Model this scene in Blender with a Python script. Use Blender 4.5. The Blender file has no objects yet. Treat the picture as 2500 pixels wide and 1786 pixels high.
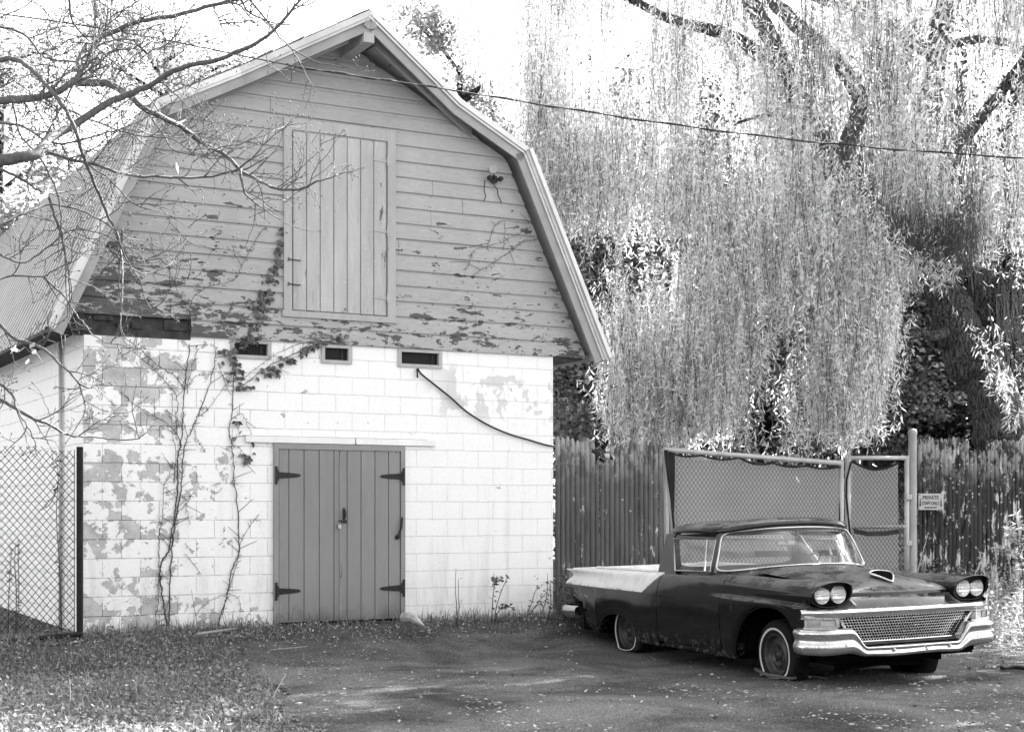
import bpy, math, random
import numpy as np
from mathutils import Vector, Matrix
R = math.radians
rng = np.random.default_rng(7)
random.seed(7)
S = bpy.context.scene
COL = S.collection

# ------------------------------------------------------------------ camera, sky, sun, exposure
FPX, YH, CAMH = 3700.0, 1243.0, 1.6
cam_d = bpy.data.cameras.new('camera')
cam = bpy.data.objects.new('camera', cam_d)
COL.objects.link(cam)
cam.location = (0, 0, CAMH)
cam.rotation_euler = (R(90), 0, 0)
cam_d.sensor_width = 36
cam_d.lens = FPX / 2500 * 36
cam_d.shift_y = (YH - 893) / 2500
cam_d.clip_start = 0.1
cam_d.clip_end = 1000
S.camera = cam
SUN_AZ, SUN_EL = 44.0, 41.0          # azimuth to the right of +Y
w = bpy.data.worlds.new("World")
S.world = w
w.use_nodes = True
nt = w.node_tree
nt.nodes.clear()
sky = nt.nodes.new('ShaderNodeTexSky')
sky.sky_type = 'NISHITA'
sky.sun_disc = False
sky.sun_elevation = R(SUN_EL)
sky.sun_rotation = R(SUN_AZ)
sky.air_density = 1.0
sky.dust_density = 2.5
bw = nt.nodes.new('ShaderNodeRGBToBW')
bg = nt.nodes.new('ShaderNodeBackground')
bg.inputs[1].default_value = 0.10
wo = nt.nodes.new('ShaderNodeOutputWorld')
nt.links.new(sky.outputs[0], bw.inputs[0])
nt.links.new(bw.outputs[0], bg.inputs[0])
nt.links.new(bg.outputs[0], wo.inputs[0])
sl = bpy.data.lights.new('sun', 'SUN')
sl.energy = 5.0
sl.angle = R(0.5)
sl.color = (1, 1, 1)
so = bpy.data.objects.new('sun', sl)
COL.objects.link(so)
sdir = Vector((math.sin(R(SUN_AZ)) * math.cos(R(SUN_EL)), math.cos(R(SUN_AZ)) * math.cos(R(SUN_EL)), math.sin(R(SUN_EL))))
so.rotation_euler = sdir.to_track_quat('Z', 'Y').to_euler()
so.location = (10, 20, 20)
S.view_settings.view_transform = 'Standard'
S.view_settings.look = 'None'
S.view_settings.gamma = 1
S.view_settings.exposure = 3.15
S.view_settings.use_curve_mapping = False
S.render.engine = 'CYCLES'
S.cycles.max_bounces = 8
S.cycles.transparent_max_bounces = 16
S.cycles.use_denoising = True


# ------------------------------------------------------------------ helpers
def px3(px, py, Y):
    """photo position and depth to a world point (used only to read positions off the photo)"""
    return Vector(((px - 1250) * Y / FPX, Y, CAMH + (YH - py) * Y / FPX))


OFF = {}


class MB:
    def __init__(s):
        s.v = []; s.f = []; s.m = []; s.n = 0; s.cur = 0

    def add(s, vs, fs):
        n = s.n
        s.v.extend([tuple(p) for p in vs]); s.n += len(vs)
        for f in fs:
            s.f.append([i + n for i in f]); s.m.append(s.cur)

    def box(s, a, b):
        (x0, y0, z0), (x1, y1, z1) = a, b
        s.add([(x0, y0, z0), (x1, y0, z0), (x1, y1, z0), (x0, y1, z0), (x0, y0, z1), (x1, y0, z1), (x1, y1, z1), (x0, y1, z1)],
              [(0, 3, 2, 1), (4, 5, 6, 7), (0, 1, 5, 4), (1, 2, 6, 5), (2, 3, 7, 6), (3, 0, 4, 7)])

    def obox(s, c, ax, ay, az):
        """oriented box: centre and three half-axis vectors"""
        c, ax, ay, az = map(Vector, (c, ax, ay, az))
        vs = [c + sx * ax + sy * ay + sz * az for sz in (-1, 1) for sx, sy in ((-1, -1), (1, -1), (1, 1), (-1, 1))]
        s.add(vs, [(0, 3, 2, 1), (4, 5, 6, 7), (0, 1, 5, 4), (1, 2, 6, 5), (2, 3, 7, 6), (3, 0, 4, 7)])

    def prism(s, poly, d):
        """closed 3d polygon extruded by vector d"""
        n = len(poly); d = Vector(d)
        vs = [Vector(p) for p in poly] + [Vector(p) + d for p in poly]
        s.add(vs, [tuple(range(n))[::-1], tuple(range(n, 2 * n))] + [(i, (i + 1) % n, n + (i + 1) % n, n + i) for i in range(n)])

    def tube(s, pts, r, sides=8, caps=True, flat=None):
        pts = [Vector(p) for p in pts]; n = len(pts)
        if n < 2: return
        rs = r if hasattr(r, '__len__') else [r] * n
        up = Vector((0, 0, 1)); prev = None; vs = []
        for i, p in enumerate(pts):
            t = (pts[min(i + 1, n - 1)] - pts[max(i - 1, 0)])
            t = t.normalized() if t.length > 1e-9 else Vector((0, 0, 1))
            if prev is None:
                a = t.cross(up)
                if a.length < .05: a = t.cross(Vector((0, 1, 0)))
            else:
                a = prev - t * prev.dot(t)
                if a.length < 1e-4: a = t.cross(up)
            a.normalize(); b = t.cross(a); prev = a
            for k in range(sides):
                an = 2 * math.pi * k / sides
                vs.append(p + (a * math.cos(an) + b * math.sin(an)) * rs[i])
        fs = [(i * sides + k, i * sides + (k + 1) % sides, (i + 1) * sides + (k + 1) % sides, (i + 1) * sides + k) for i in range(n - 1) for k in range(sides)]
        if caps: fs += [tuple(range(sides))[::-1], tuple(range((n - 1) * sides, n * sides))]
        s.add(vs, fs)

    def lathe(s, prof, c, axis='y', seg=32, close=False):
        """profile of (radius, height) revolved about an axis through c"""
        vs = []; n = len(prof); c = Vector(c)
        for r_, h in prof:
            for k in range(seg):
                a = 2 * math.pi * k / seg; u, v_ = r_ * math.cos(a), r_ * math.sin(a)
                vs.append(c + (Vector((u, h, v_)) if axis == 'y' else Vector((u, v_, h)) if axis == 'z' else Vector((h, u, v_))))
        fs = [(i * seg + k, i * seg + (k + 1) % seg, (i + 1) * seg + (k + 1) % seg, (i + 1) * seg + k) for i in range(n - 1) for k in range(seg)]
        s.add(vs, fs)

    def grid(s, P, flip=False, skip=None, mats=None):
        """P[i][j] points"""
        ni, nj = len(P), len(P[0]); n0 = s.n
        s.v.extend([tuple(p) for row in P for p in row]); s.n += ni * nj
        for i in range(ni - 1):
            for j in range(nj - 1):
                if skip and skip(i, j): continue
                f = [n0 + i * nj + j, n0 + (i + 1) * nj + j, n0 + (i + 1) * nj + j + 1, n0 + i * nj + j + 1]
                s.f.append(f[::-1] if flip else f); s.m.append(s.cur if mats is None else mats(i, j))

    def build(s, name, mat, parent=None, smooth=False, origin=None, bevel=0, weld=False):
        me = bpy.data.meshes.new(name)
        V = np.array(s.v, dtype=np.float64).reshape(-1, 3)
        if parent is not None:
            o_ = np.array(OFF.get(parent.name, (0, 0, 0)))
        elif origin is not None:
            o_ = np.array(origin, dtype=float)
        else:
            o_ = np.array([(V[:, 0].min() + V[:, 0].max()) / 2, (V[:, 1].min() + V[:, 1].max()) / 2, V[:, 2].min()])
        me.from_pydata((V - o_).tolist(), [], s.f)
        ms = mat if isinstance(mat, (list, tuple)) else [mat]
        for m_ in ms: me.materials.append(m_)
        if len(ms) > 1: me.polygons.foreach_set('material_index', s.m)
        if smooth: me.polygons.foreach_set('use_smooth', [True] * len(me.polygons))
        me.update()
        ob = bpy.data.objects.new(name, me); COL.objects.link(ob)
        if parent is not None:
            ob.parent = parent; OFF[ob.name] = tuple(o_)
        else:
            ob.location = tuple(o_); OFF[ob.name] = tuple(o_)
        if weld:
            md = ob.modifiers.new('weld', 'WELD'); md.merge_threshold = 1e-4
        if bevel:
            b = ob.modifiers.new('bevel', 'BEVEL'); b.width = bevel; b.segments = 2; b.limit_method = 'ANGLE'; b.angle_limit = R(35)
        return ob


def fast_mesh(name, V, F, mat, parent=None, origin=None, smooth=False, kq=4):
    """big meshes from numpy arrays; F is (n,kq)"""
    V = np.asarray(V, dtype=np.float32); F = np.asarray(F, dtype=np.int32)
    if parent is not None: o_ = np.array(OFF.get(parent.name, (0, 0, 0)))
    elif origin is not None: o_ = np.array(origin)
    else: o_ = np.array([V[:, 0].mean(), V[:, 1].mean(), V[:, 2].min()])
    me = bpy.data.meshes.new(name)
    me.vertices.add(len(V)); me.vertices.foreach_set('co', (V - o_).astype(np.float32).ravel())
    me.loops.add(F.size); me.loops.foreach_set('vertex_index', F.ravel())
    me.polygons.add(len(F)); me.polygons.foreach_set('loop_start', np.arange(0, F.size, F.shape[1], dtype=np.int32))
    me.materials.append(mat)
    if smooth: me.polygons.foreach_set('use_smooth', np.ones(len(F), dtype=bool))
    me.update(calc_edges=True)
    ob = bpy.data.objects.new(name, me); COL.objects.link(ob)
    if parent is not None: ob.parent = parent
    else: ob.location = tuple(float(q) for q in o_)
    OFF[ob.name] = tuple(float(q) for q in o_)
    return ob


def tag(o, label=None, cat=None, group=None, kind=None):
    if label: o['label'] = label
    if cat: o['category'] = cat
    if group: o['group'] = group
    if kind: o['kind'] = kind
    return o


def thing(name, loc, label, cat, rz=0, group=None, off=None):
    o = bpy.data.objects.new(name, None); COL.objects.link(o)
    o.location = loc; o.rotation_euler = (0, 0, rz); o.empty_display_size = .2
    OFF[o.name] = tuple(off) if off is not None else tuple(loc)
    return tag(o, label, cat, group)


def copy_tree(o, parent=None):
    c = o.copy(); COL.objects.link(c); c.parent = parent
    OFF[c.name] = OFF.get(o.name, (0, 0, 0))
    for ch in [q for q in bpy.data.objects if q.parent == o]: copy_tree(ch, c)
    return c


# ------------------------------------------------------------------ materials
class M_:
    def __init__(s, name):
        s.m = bpy.data.materials.new(name); s.m.use_nodes = True
        s.t = s.m.node_tree; s.t.nodes.clear()
        s.out = s.t.nodes.new('ShaderNodeOutputMaterial')
        s.tc = s.t.nodes.new('ShaderNodeTexCoord')

    def n(s, ty, ins=None, **at):
        x = s.t.nodes.new('ShaderNode' + ty)
        for k, v in at.items(): setattr(x, k, v)
        for k, v in (ins or {}).items():
            if isinstance(v, bpy.types.NodeSocket): s.t.links.new(v, x.inputs[k])
            else:
                if isinstance(v, (int, float)) and x.inputs[k].type == 'RGBA': v = (v, v, v, 1)
                x.inputs[k].default_value = v
        return x

    @property
    def obj(s): return s.tc.outputs['Object']

    def mapv(s, scale=(1, 1, 1), loc=(0, 0, 0), src=None):
        return s.n('Mapping', {'Vector': src or s.obj, 'Scale': scale, 'Location': loc}).outputs[0]

    def noise(s, scale, detail=4, rough=.55, vec=None, dist=0, out='Fac'):
        return s.n('TexNoise', {'Vector': vec or s.obj, 'Scale': scale, 'Detail': detail, 'Roughness': rough, 'Distortion': dist}).outputs[out]

    def math(s, op, a, b=0., c=None, clamp=False):
        i = {0: a, 1: b}
        if c is not None: i[2] = c
        return s.n('Math', i, operation=op, use_clamp=clamp).outputs[0]

    def ramp(s, v, a, b, lo=0., hi=1., smooth=False):
        return s.n('MapRange', {0: v, 1: a, 2: b, 3: lo, 4: hi}, interpolation_type='SMOOTHSTEP' if smooth else 'LINEAR').outputs[0]

    def mix(s, f, a, b):
        x = s.n('Mix', {}, data_type='FLOAT')
        for k, v in ((0, f), (2, a), (3, b)):
            if isinstance(v, bpy.types.NodeSocket): s.t.links.new(v, x.inputs[k])
            else: x.inputs[k].default_value = v
        return x.outputs[0]

    def sep(s, src=None): return s.n('SeparateXYZ', {0: src or s.obj}).outputs

    def bump(s, h, dist=.01, strength=1., nrm=None):
        i = {'Height': h, 'Distance': dist, 'Strength': strength}
        if nrm: i['Normal'] = nrm
        return s.n('Bump', i).outputs[0]

    def bsdf(s, col, rough=.7, metal=0., nrm=None, spec=.5, coat=0., **kw):
        i = {'Base Color': col, 'Roughness': rough, 'Metallic': metal, 'Specular IOR Level': spec, 'Coat Weight': coat}
        i.update(kw)
        if nrm: i['Normal'] = nrm
        return s.n('BsdfPrincipled', i).outputs[0]

    def done(s, sh):
        s.t.links.new(sh, s.out.inputs[0]); return s.m


def simple(name, col, rough=.7, metal=0., var=.25, nscale=6., bmp=0., spec=.18):
    q = M_(name)
    nz = q.noise(nscale, 6)
    c = q.ramp(nz, .3, .7, col * (1 - var), col * (1 + var))
    nr = q.bump(q.noise(nscale * 6, 4), .01, bmp) if bmp else None
    return q.done(q.bsdf(c, rough, metal, nr, spec))


def m_leaf(name, col, trans, tcol, var=.35, rough=.55):
    q = M_(name)
    geo = q.n('NewGeometry').outputs['Random Per Island']
    k = q.ramp(geo, 0, 1, 1 - var, 1 + var)
    c = q.math('MULTIPLY', k, col); c2 = q.math('MULTIPLY', k, tcol)
    d = q.bsdf(c, rough, 0, None, .35)
    t = q.n('BsdfTranslucent', {'Color': c2}).outputs[0]
    return q.done(q.n('MixShader', {0: trans, 1: d, 2: t}).outputs[0])


def m_bark(name, col, sc=10, bs=.8):
    q = M_(name)
    v = q.mapv((1, 1, .22))
    nz = q.noise(sc, 6, .65, v, .6)
    rg = q.noise(sc * 2.2, 5, .7, q.mapv((1, 1, .12), (3, 1, 0)), .3)
    c = q.math('MULTIPLY', q.ramp(nz, .35, .7, col * .5, col * 1.9), q.ramp(rg, .42, .55, .15, 1.2)); nz = q.math('ADD', nz, rg)
    return q.done(q.bsdf(c, .9, 0, q.bump(nz, .05, bs), .1))

# ------------------------------------------------------------------ ground level
A2 = np.array([-4.504, 15.948]); U2 = np.array([.8787, .4773]); N2 = np.array([-.4773, .8787])   # barn corner, along the front, into the barn
BROT = math.atan2(U2[1], U2[0])


def gz(x, y):
    x = np.asarray(x, dtype=float); y = np.asarray(y, dtype=float)
    dn = -((x - A2[0]) * N2[0] + (y - A2[1]) * N2[1])
    t = np.clip((dn - .1) / 2.0, 0, 1); t = t * t * (3 - 2 * t)
    s_ = (x - A2[0]) * U2[0] + (y - A2[1]) * U2[1]
    k = np.clip((7.5 - s_) / 2.0, 0, 1)
    return .065 + .225 * (1 - t) * k + .015 * np.sin(x * .9 + 1) * np.sin(y * .7)


def m_ground():
    q = M_('soil')
    a = q.noise(1.3, 8, .7); b = q.noise(60, 4, .7)
    c = q.math('ADD', q.ramp(a, .35, .7, .03, .10), q.ramp(b, .3, .7, -.01, .05))
    return q.done(q.bsdf(c, .95, 0, q.bump(b, .03, .8), .08))


def m_asphalt():
    q = M_('asphalt')
    a = q.noise(.7, 7, .65, dist=.5); b = q.noise(48, 4, .85); c_ = q.n('TexVoronoi', {'Vector': q.obj, 'Scale': 75.}).outputs['Distance']
    st = q.noise(1.7, 7, .7, dist=1.)
    base = q.ramp(a, .34, .62, .022, .125)
    base = q.mix(q.ramp(st, .58, .68, 0, .55), base, .016)
    sp = q.math('MULTIPLY', q.ramp(b, .50, .70, 0, .20), q.ramp(a, .3, .6, .5, 1.2))
    base = q.math('ADD', base, sp)
    base = q.math('MULTIPLY', base, q.ramp(c_, .1, .55, .25, 1.45))
    return q.done(q.bsdf(base, .85, 0, q.bump(q.math('ADD', b, c_), .02, 1.), .12))


def on_asphalt(x, y):
    """1 inside the paved lot"""
    dn = -((x - A2[0]) * N2[0] + (y - A2[1]) * N2[1])
    s_ = (x - A2[0]) * U2[0] + (y - A2[1]) * U2[1]
    wob = .12 * np.sin(3.1 * x + 1.2 * y) + .1 * np.sin(1.7 * y - 2.3 * x) + .05 * np.sin(9 * x) * np.cos(7 * y)
    edge_l = x > -2.35 + .25 * (14 - y) * (y < 14) * .9 + .35 * (y > 14) * (y - 14) * -1 + wob      # left rim runs away from the camera
    return edge_l & (dn > .95 + wob * .8) & (x < 5.6 + .2 * (18 - y) + wob) & (y < 18.6 + wob)


GX = np.linspace(-14, 14, 281); GY = np.linspace(6, 34, 281)
mb = MB()
GXX, GYY = np.meshgrid(GX, GY, indexing='ij'); inner = on_asphalt(GXX, GYY) & on_asphalt(GXX - .12, GYY) & on_asphalt(GXX + .12, GYY) & on_asphalt(GXX, GYY - .12) & on_asphalt(GXX, GYY + .12)
GZZ = gz(GXX, GYY) - .03 * inner
mb.grid([[(GX[i], GY[j], float(GZZ[i, j])) for j in range(len(GY))] for i in range(len(GX))], flip=True)
# skirt to the horizon
e = float(gz(30, 30))
for (x0, x1, y0, y1) in ((-400, -14, -60, 600), (14, 400, -60, 600), (-14, 14, -60, 6), (-14, 14, 34, 600)):
    mb.add([(x0, y0, .06), (x1, y0, .06), (x1, y1, .06), (x0, y1, .06)], [(0, 1, 2, 3)])
MG = m_ground()

g = mb.build('ground', MG, smooth=True, origin=(0, 0, 0)); tag(g, kind='structure')

xs = np.arange(-4, 9, .06); ys = np.arange(7, 19.2, .06)
XX, YY = np.meshgrid(xs, ys, indexing='ij')
ok = on_asphalt(XX, YY)
ZZ = gz(XX, YY) + .008
idx = -np.ones(XX.shape, int)
fm = ok[:-1, :-1] & ok[1:, :-1] & ok[1:, 1:] & ok[:-1, 1:]
V = np.stack([XX.ravel(), YY.ravel(), ZZ.ravel()], 1)
ni = len(ys)
I, J = np.nonzero(fm)
F = np.stack([I * ni + J, (I + 1) * ni + J, (I + 1) * ni + J + 1, I * ni + J + 1], 1)
used = np.unique(F); rm = -np.ones(len(V), int); rm[used] = np.arange(len(used))
ob = fast_mesh('driveway', V[used], rm[F], m_asphalt(), origin=(0, 0, 0), smooth=True)
tag(ob, kind='structure')

# ------------------------------------------------------------------ barn
BZ = .28
barn = thing('barn', (A2[0], A2[1], BZ), 'weathered barn with white block walls, grey plank gable and corrugated gambrel roof', 'barn', rz=BROT, off=(0, 0, BZ))


def bw_(s, d, z):
    """barn coordinates (along the front, depth into the barn, height) to world"""
    return Vector((A2[0] + s * U2[0] + d * N2[0], A2[1] + s * U2[1] + d * N2[1], z))


def P(px, py, d=0.):
    """photo position to the barn's front plane moved d towards the camera"""
    A = A2 - N2 * d; k = (px - 1250) / FPX
    s_ = (k * A[1] - A[0]) / (U2[0] - k * U2[1]); Y = A[1] + s_ * U2[1]
    return float(s_), float(CAMH + (YH - py) * Y / FPX)


def m_block():
    q = M_('painted_block')
    X, Y, Z = q.sep()
    side = q.math('ADD', X, Y)
    v = q.n('CombineXYZ', {0: side, 1: q.math('ADD', Z, 9.958), 2: 0.}).outputs[0]
    wv = q.n('VectorMath', {0: v, 1: q.n('VectorMath', {0: q.n('TexNoise', {'Vector': v, 'Scale': 3., 'Detail': 5.}).outputs['Color'], 1: (.022, .022, 0)}, operation='MULTIPLY').outputs[0]}, operation='ADD').outputs[0]
    br = q.n('TexBrick', {'Vector': wv, 'Color1': 0., 'Color2': 0., 'Mortar': 1., 'Scale': 1., 'Mortar Size': .0045, 'Mortar Smooth': .35, 'Brick Width': .4064, 'Row Height': .2032}, offset=.5)
    joint = br.outputs['Fac']
    # peeling
    front = q.ramp(Y, .25, .0, 0, 1)
    left = q.ramp(X, .55, 1.75, 0, 1)
    low = q.ramp(Z, .0, .5, -.07, 0.)
    pn = q.noise(4.8, 9, .62, v, .3)
    thr = q.math('ADD', q.mix(left, .525, .675), q.math('MULTIPLY', q.ramp(X, 2.4, 3.8, 0, .07), 1.))
    thr = q.math('ADD', thr, low)
    thr = q.mix(front, .9, thr)
    top = q.math('MULTIPLY', q.ramp(Z, 2.2, 2.9, 0, .06), q.ramp(X, 1.3, .4, 0, 1))
    thr = q.math('SUBTRACT', thr, top)
    br2 = q.n('TexBrick', {'Vector': wv, 'Color1': 0., 'Color2': 1., 'Mortar': .5, 'Scale': 1., 'Mortar Size': .0, 'Brick Width': .4064, 'Row Height': .2032}, offset=.5)
    thr = q.math('ADD', thr, q.math('MULTIPLY', q.math('SUBTRACT', br2.outputs['Color'], .5), .15))
    thr = q.math('ADD', thr, q.ramp(q.noise(17, 7, .8, v), .3, .7, -.06, .06))
    diff = q.math('SUBTRACT', pn, thr)
    peel = q.ramp(diff, 0, .006)
    edge = q.math('MULTIPLY', q.ramp(diff, -.012, -.001), q.math('SUBTRACT', 1., peel))
    # pale flakes that only expose an older coat on the right
    pn2 = q.noise(2.3, 8, .6, q.mapv((1, 1, 1), (3, 5, 2), v), .3)
    reg = q.math('MULTIPLY', q.ramp(X, 3.9, 4.3), q.math('MULTIPLY', q.ramp(Z, 2.3, 2.5), q.ramp(Z, 3.1, 2.95)))
    old = q.math('MULTIPLY', q.ramp(pn2, .52, .53), reg)
    pits = q.noise(130, 3, .8, v)
    pit2 = q.n('TexVoronoi', {'Vector': v, 'Scale': 60.}).outputs['Distance']
    blk = q.math('MULTIPLY', q.ramp(q.noise(4.5, 8, .7, v), .3, .7, .30, .62), q.ramp(pit2, .08, .22, .40, 1.))
    blk = q.math('MULTIPLY', blk, q.ramp(pits, .3, .6, .8, 1.1))
    streak = q.noise(1., 5, .6, q.mapv((7, .55, 1), (0, 0, 0), v))
    wash = q.math('MULTIPLY', q.ramp(streak, .5, .75, 0, 1), q.ramp(Z, 2.2, .4, 0, 1))
    paint = q.mix(wash, .86, .66)
    paint = q.math('MULTIPLY', paint, q.ramp(q.noise(30, 6, .7, v), .35, .6, .93, 1.0))
    grime = q.math('MULTIPLY', q.ramp(q.noise(3.5, 9, .75, v), .5, .75), q.ramp(Z, .75, .0, 0, .5))
    paint = q.mix(grime, paint, .3)
    jd = q.math('MULTIPLY', joint, q.math('MULTIPLY', q.ramp(q.noise(5, 6, .7, v), .40, .62, .10, .75), q.ramp(X, 1.2, 3.0, 1., .38)))
    paint = q.mix(jd, paint, .16)
    paint = q.mix(old, paint, .62)
    cr = q.n('TexVoronoi', {'Vector': q.mapv((1, 1.6, 1), (0, 0, 0), wv), 'Scale': 7.}, feature='DISTANCE_TO_EDGE').outputs['Distance']
    crack = q.math('MULTIPLY', q.ramp(cr, .006, .0), q.math('MULTIPLY', q.ramp(q.noise(1.5, 5, .6, v), .47, .6), q.ramp(X, 2.1, .9, .15, 1.)))
    paint = q.mix(q.math('MULTIPLY', crack, front), paint, .3)
    paint = q.mix(q.math('MULTIPLY', edge, .8), paint, .22)  # shadow along the peeled paint edges, put into the colour
    blk = q.mix(q.math('MULTIPLY', joint, .9), blk, .12)
    c = q.mix(peel, paint, blk)
    h = q.math('SUBTRACT', q.math('MULTIPLY', q.math('SUBTRACT', 1., peel), .35), q.math('MULTIPLY', joint, 1.))
    h = q.math('ADD', h, q.math('MULTIPLY', pits, .12))
    return q.done(q.bsdf(c, .8, 0, q.bump(h, .008, .8), .3))


def m_siding():
    q = M_('painted_plank')
    X, Y, Z = q.sep()
    v = q.mapv((1.0, 1, 3.4))
    n1 = q.noise(2.6, 10, .68, v, .25)
    bias = q.math('ADD', q.math('MULTIPLY', q.ramp(X, 2.0, -.2, 0, .115), q.ramp(Z, 4.9, 3.3, 0, 1)), q.ramp(Z, 5.4, 3.4, -.07, .015))
    bias = q.math('ADD', bias, q.math('MULTIPLY', q.ramp(X, .9, .0, 0, .035), 1.))
    n3 = q.noise(7.5, 7, .7, q.mapv((1, 1, 2.2), (7, 0, 1)), .2)
    bias = q.math('ADD', bias, q.math('MULTIPLY', q.ramp(q.noise(.8, 3, .5), .42, .62, -.02, .045), 1.))
    d = q.math('SUBTRACT', q.math('ADD', q.math('MAXIMUM', n1, q.math('SUBTRACT', n3, .035)), bias), .592)
    peel = q.ramp(d, 0, .008)
    halo = q.math('MULTIPLY', q.ramp(d, -.03, -.01), q.math('SUBTRACT', 1., peel))
    gr = q.noise(3.2, 8, .75, q.mapv((1.2, 1, 30)))
    grain = q.math('MULTIPLY', q.ramp(gr, .58, .66), q.math('MULTIPLY', q.ramp(q.noise(.9, 4, .6), .42, .62), q.ramp(Z, 5.5, 4.6, .1, .7)))
    base = q.ramp(q.noise(1.1, 6, .6), .3, .7, .33, .40)
    base = q.math('MULTIPLY', base, q.ramp(q.noise(22, 5, .7, q.mapv((.5, 1, 2))), .3, .6, .9, 1.05))
    base = q.mix(q.math('MULTIPLY', halo, q.ramp(q.noise(9, 3), .4, .6)), base, .5)
    base = q.mix(grain, base, .08)
    wood = q.ramp(gr, .35, .65, .035, .15)
    c = q.mix(peel, base, wood)
    h = q.math('ADD', q.math('MULTIPLY', peel, -.6), q.math('MULTIPLY', gr, .25))
    return q.done(q.bsdf(c, .75, 0, q.bump(h, .004, .8), .3))


def m_vplank(name, col, pw, x0, wear=.5, seed=0):
    """painted boards running upward with fine cracks and flakes"""
    q = M_(name)
    v = q.mapv((3.2, 3.2, .8), (seed, seed, 0))
    gr = q.noise(9., 8, .75, q.mapv((3, 3, .22), (seed, 0, 0)))
    n1 = q.noise(3., 9, .7, v)
    zz = q.sep()[2]
    fl = q.math('ADD', n1, q.ramp(gr, .3, .7, -.05, .05))
    pe = q.ramp(fl, .70 - wear * .1, .71 - wear * .1)
    base = q.ramp(q.noise(.9, 5), .3, .7, col * .92, col * 1.08)
    base = q.mix(q.math('MULTIPLY', q.ramp(gr, .56, .68), wear), base, col * .3)
    base = q.math('MULTIPLY', base, q.ramp(q.noise(2.2, 8, .75, q.mapv((2.5, 2.5, .35), (seed, 0, 0))), .3, .7, 1 - wear * .45, 1.1))
    base = q.mix(q.math('MULTIPLY', q.ramp(q.noise(30, 6, .7), .60, .68), wear * .9), base, col * 1.9)
    base = q.math('MULTIPLY', base, q.ramp(q.math('ADD', zz, q.ramp(q.noise(4, 6, .7), .3, .7, -.12, .12)), .02, .22, .55, 1.))
    c = q.mix(pe, base, .09)
    return q.done(q.bsdf(c, .6, 0, q.bump(q.math('SUBTRACT', gr, pe), .004, .6), .4))


M_BLOCK = m_block(); M_SIDING = m_siding()
M_TRIM = m_vplank('painted_trim', .38, 1, 0, .35, 3)
M_DOOR = m_vplank('painted_door', .225, 1, 0, .22, 9)
M_LOFT = m_vplank('loft_door_paint', .43, 1, 0, .55, 5)
M_SOFF = simple('soffit_paint', .33, .75, var=.15, nscale=4)
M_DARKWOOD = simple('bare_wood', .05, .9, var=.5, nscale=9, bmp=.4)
M_IRON = simple('rusty_iron', .035, .6, .3, var=.5, nscale=40, bmp=.3)
M_WIRE = simple('dark_wire', .03, .6, .2, var=.3, nscale=30)


def m_galv(name, col, rough=.45, metal=.6):
    q = M_(name)
    n1 = q.noise(5, 7, .65); n2 = q.noise(1.2, 4, .6, q.mapv((1, 4, .4)))
    c = q.math('MULTIPLY', q.ramp(n1, .3, .7, col * .8, col * 1.1), q.ramp(n2, .35, .7, .85, 1.05))
    return q.done(q.bsdf(c, q.ramp(n1, .3, .7, rough * .8, rough * 1.3), metal, q.bump(n1, .004, .3), .4))


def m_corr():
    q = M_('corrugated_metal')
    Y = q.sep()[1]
    gr = q.math('MULTIPLY_ADD', q.math('SINE', q.math('MULTIPLY', Y, 2 * math.pi / .205)), .5, .5)  # light and dark of the ribs painted into the colour, following the waves
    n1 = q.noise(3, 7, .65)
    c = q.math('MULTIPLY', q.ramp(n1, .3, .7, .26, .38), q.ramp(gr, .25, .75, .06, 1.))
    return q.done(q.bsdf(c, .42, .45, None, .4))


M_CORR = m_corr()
M_FLASH = m_galv('metal_flashing', .62, .38, .35)
M_SHING = simple('shingle', .12, .95, var=.4, nscale=14, bmp=.5)
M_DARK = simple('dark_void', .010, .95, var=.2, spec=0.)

BW, BL, ZW = 5.70, 9.0, 3.50          # wall width, length, wall height
# door opening and three vents in the front wall
d0, _ = P(667, 1300); d1, _ = P(987, 1300)
ZD = 2.337
vents = [(P(565, 850)[0], P(659, 850)[0], 3.283, 3.478), (P(786, 860)[0], P(856, 860)[0], 3.273, 3.478), (P(973, 870)[0], P(1076, 870)[0], 3.272, 3.487)]
mb = MB()
xs = sorted([0, BW, d0, d1] + [v for a in vents for v in a[:2]])
zs = [-.1, ZD, 3.273, 3.48, ZW + .03]
T = .20


def solid(x0, x1, z0, z1):
    xc, zc = (x0 + x1) / 2, (z0 + z1) / 2
    if d0 < xc < d1 and zc < ZD: return False
    for a in vents:
        if a[0] < xc < a[1] and 3.273 < zc < 3.48: return False
    return True


cells = {}
for i in range(len(xs) - 1):
    for j in range(len(zs) - 1):
        cells[i, j] = solid(xs[i], xs[i + 1], zs[j], zs[j + 1])
for (i, j), s_ in cells.items():
    if not s_: continue
    x0, x1, z0, z1 = xs[i], xs[i + 1], zs[j], zs[j + 1]
    mb.add([(x0, 0, z0), (x1, 0, z0), (x1, 0, z1), (x0, 0, z1)], [(0, 1, 2, 3)])
    for di, dj, q4 in ((-1, 0, [(x0, 0, z0), (x0, 0, z1), (x0, T, z1), (x0, T, z0)]), (1, 0, [(x1, 0, z0), (x1, T, z0), (x1, T, z1), (x1, 0, z1)]),
                       (0, 1, [(x0, 0, z1), (x1, 0, z1), (x1, T, z1), (x0, T, z1)]), (0, -1, [(x0, 0, z0), (x0, T, z0), (x1, T, z0), (x1, 0, z0)])):
        if (i + di, j + dj) in cells and not cells[i + di, j + dj]: mb.add(q4, [(0, 1, 2, 3)])
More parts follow.
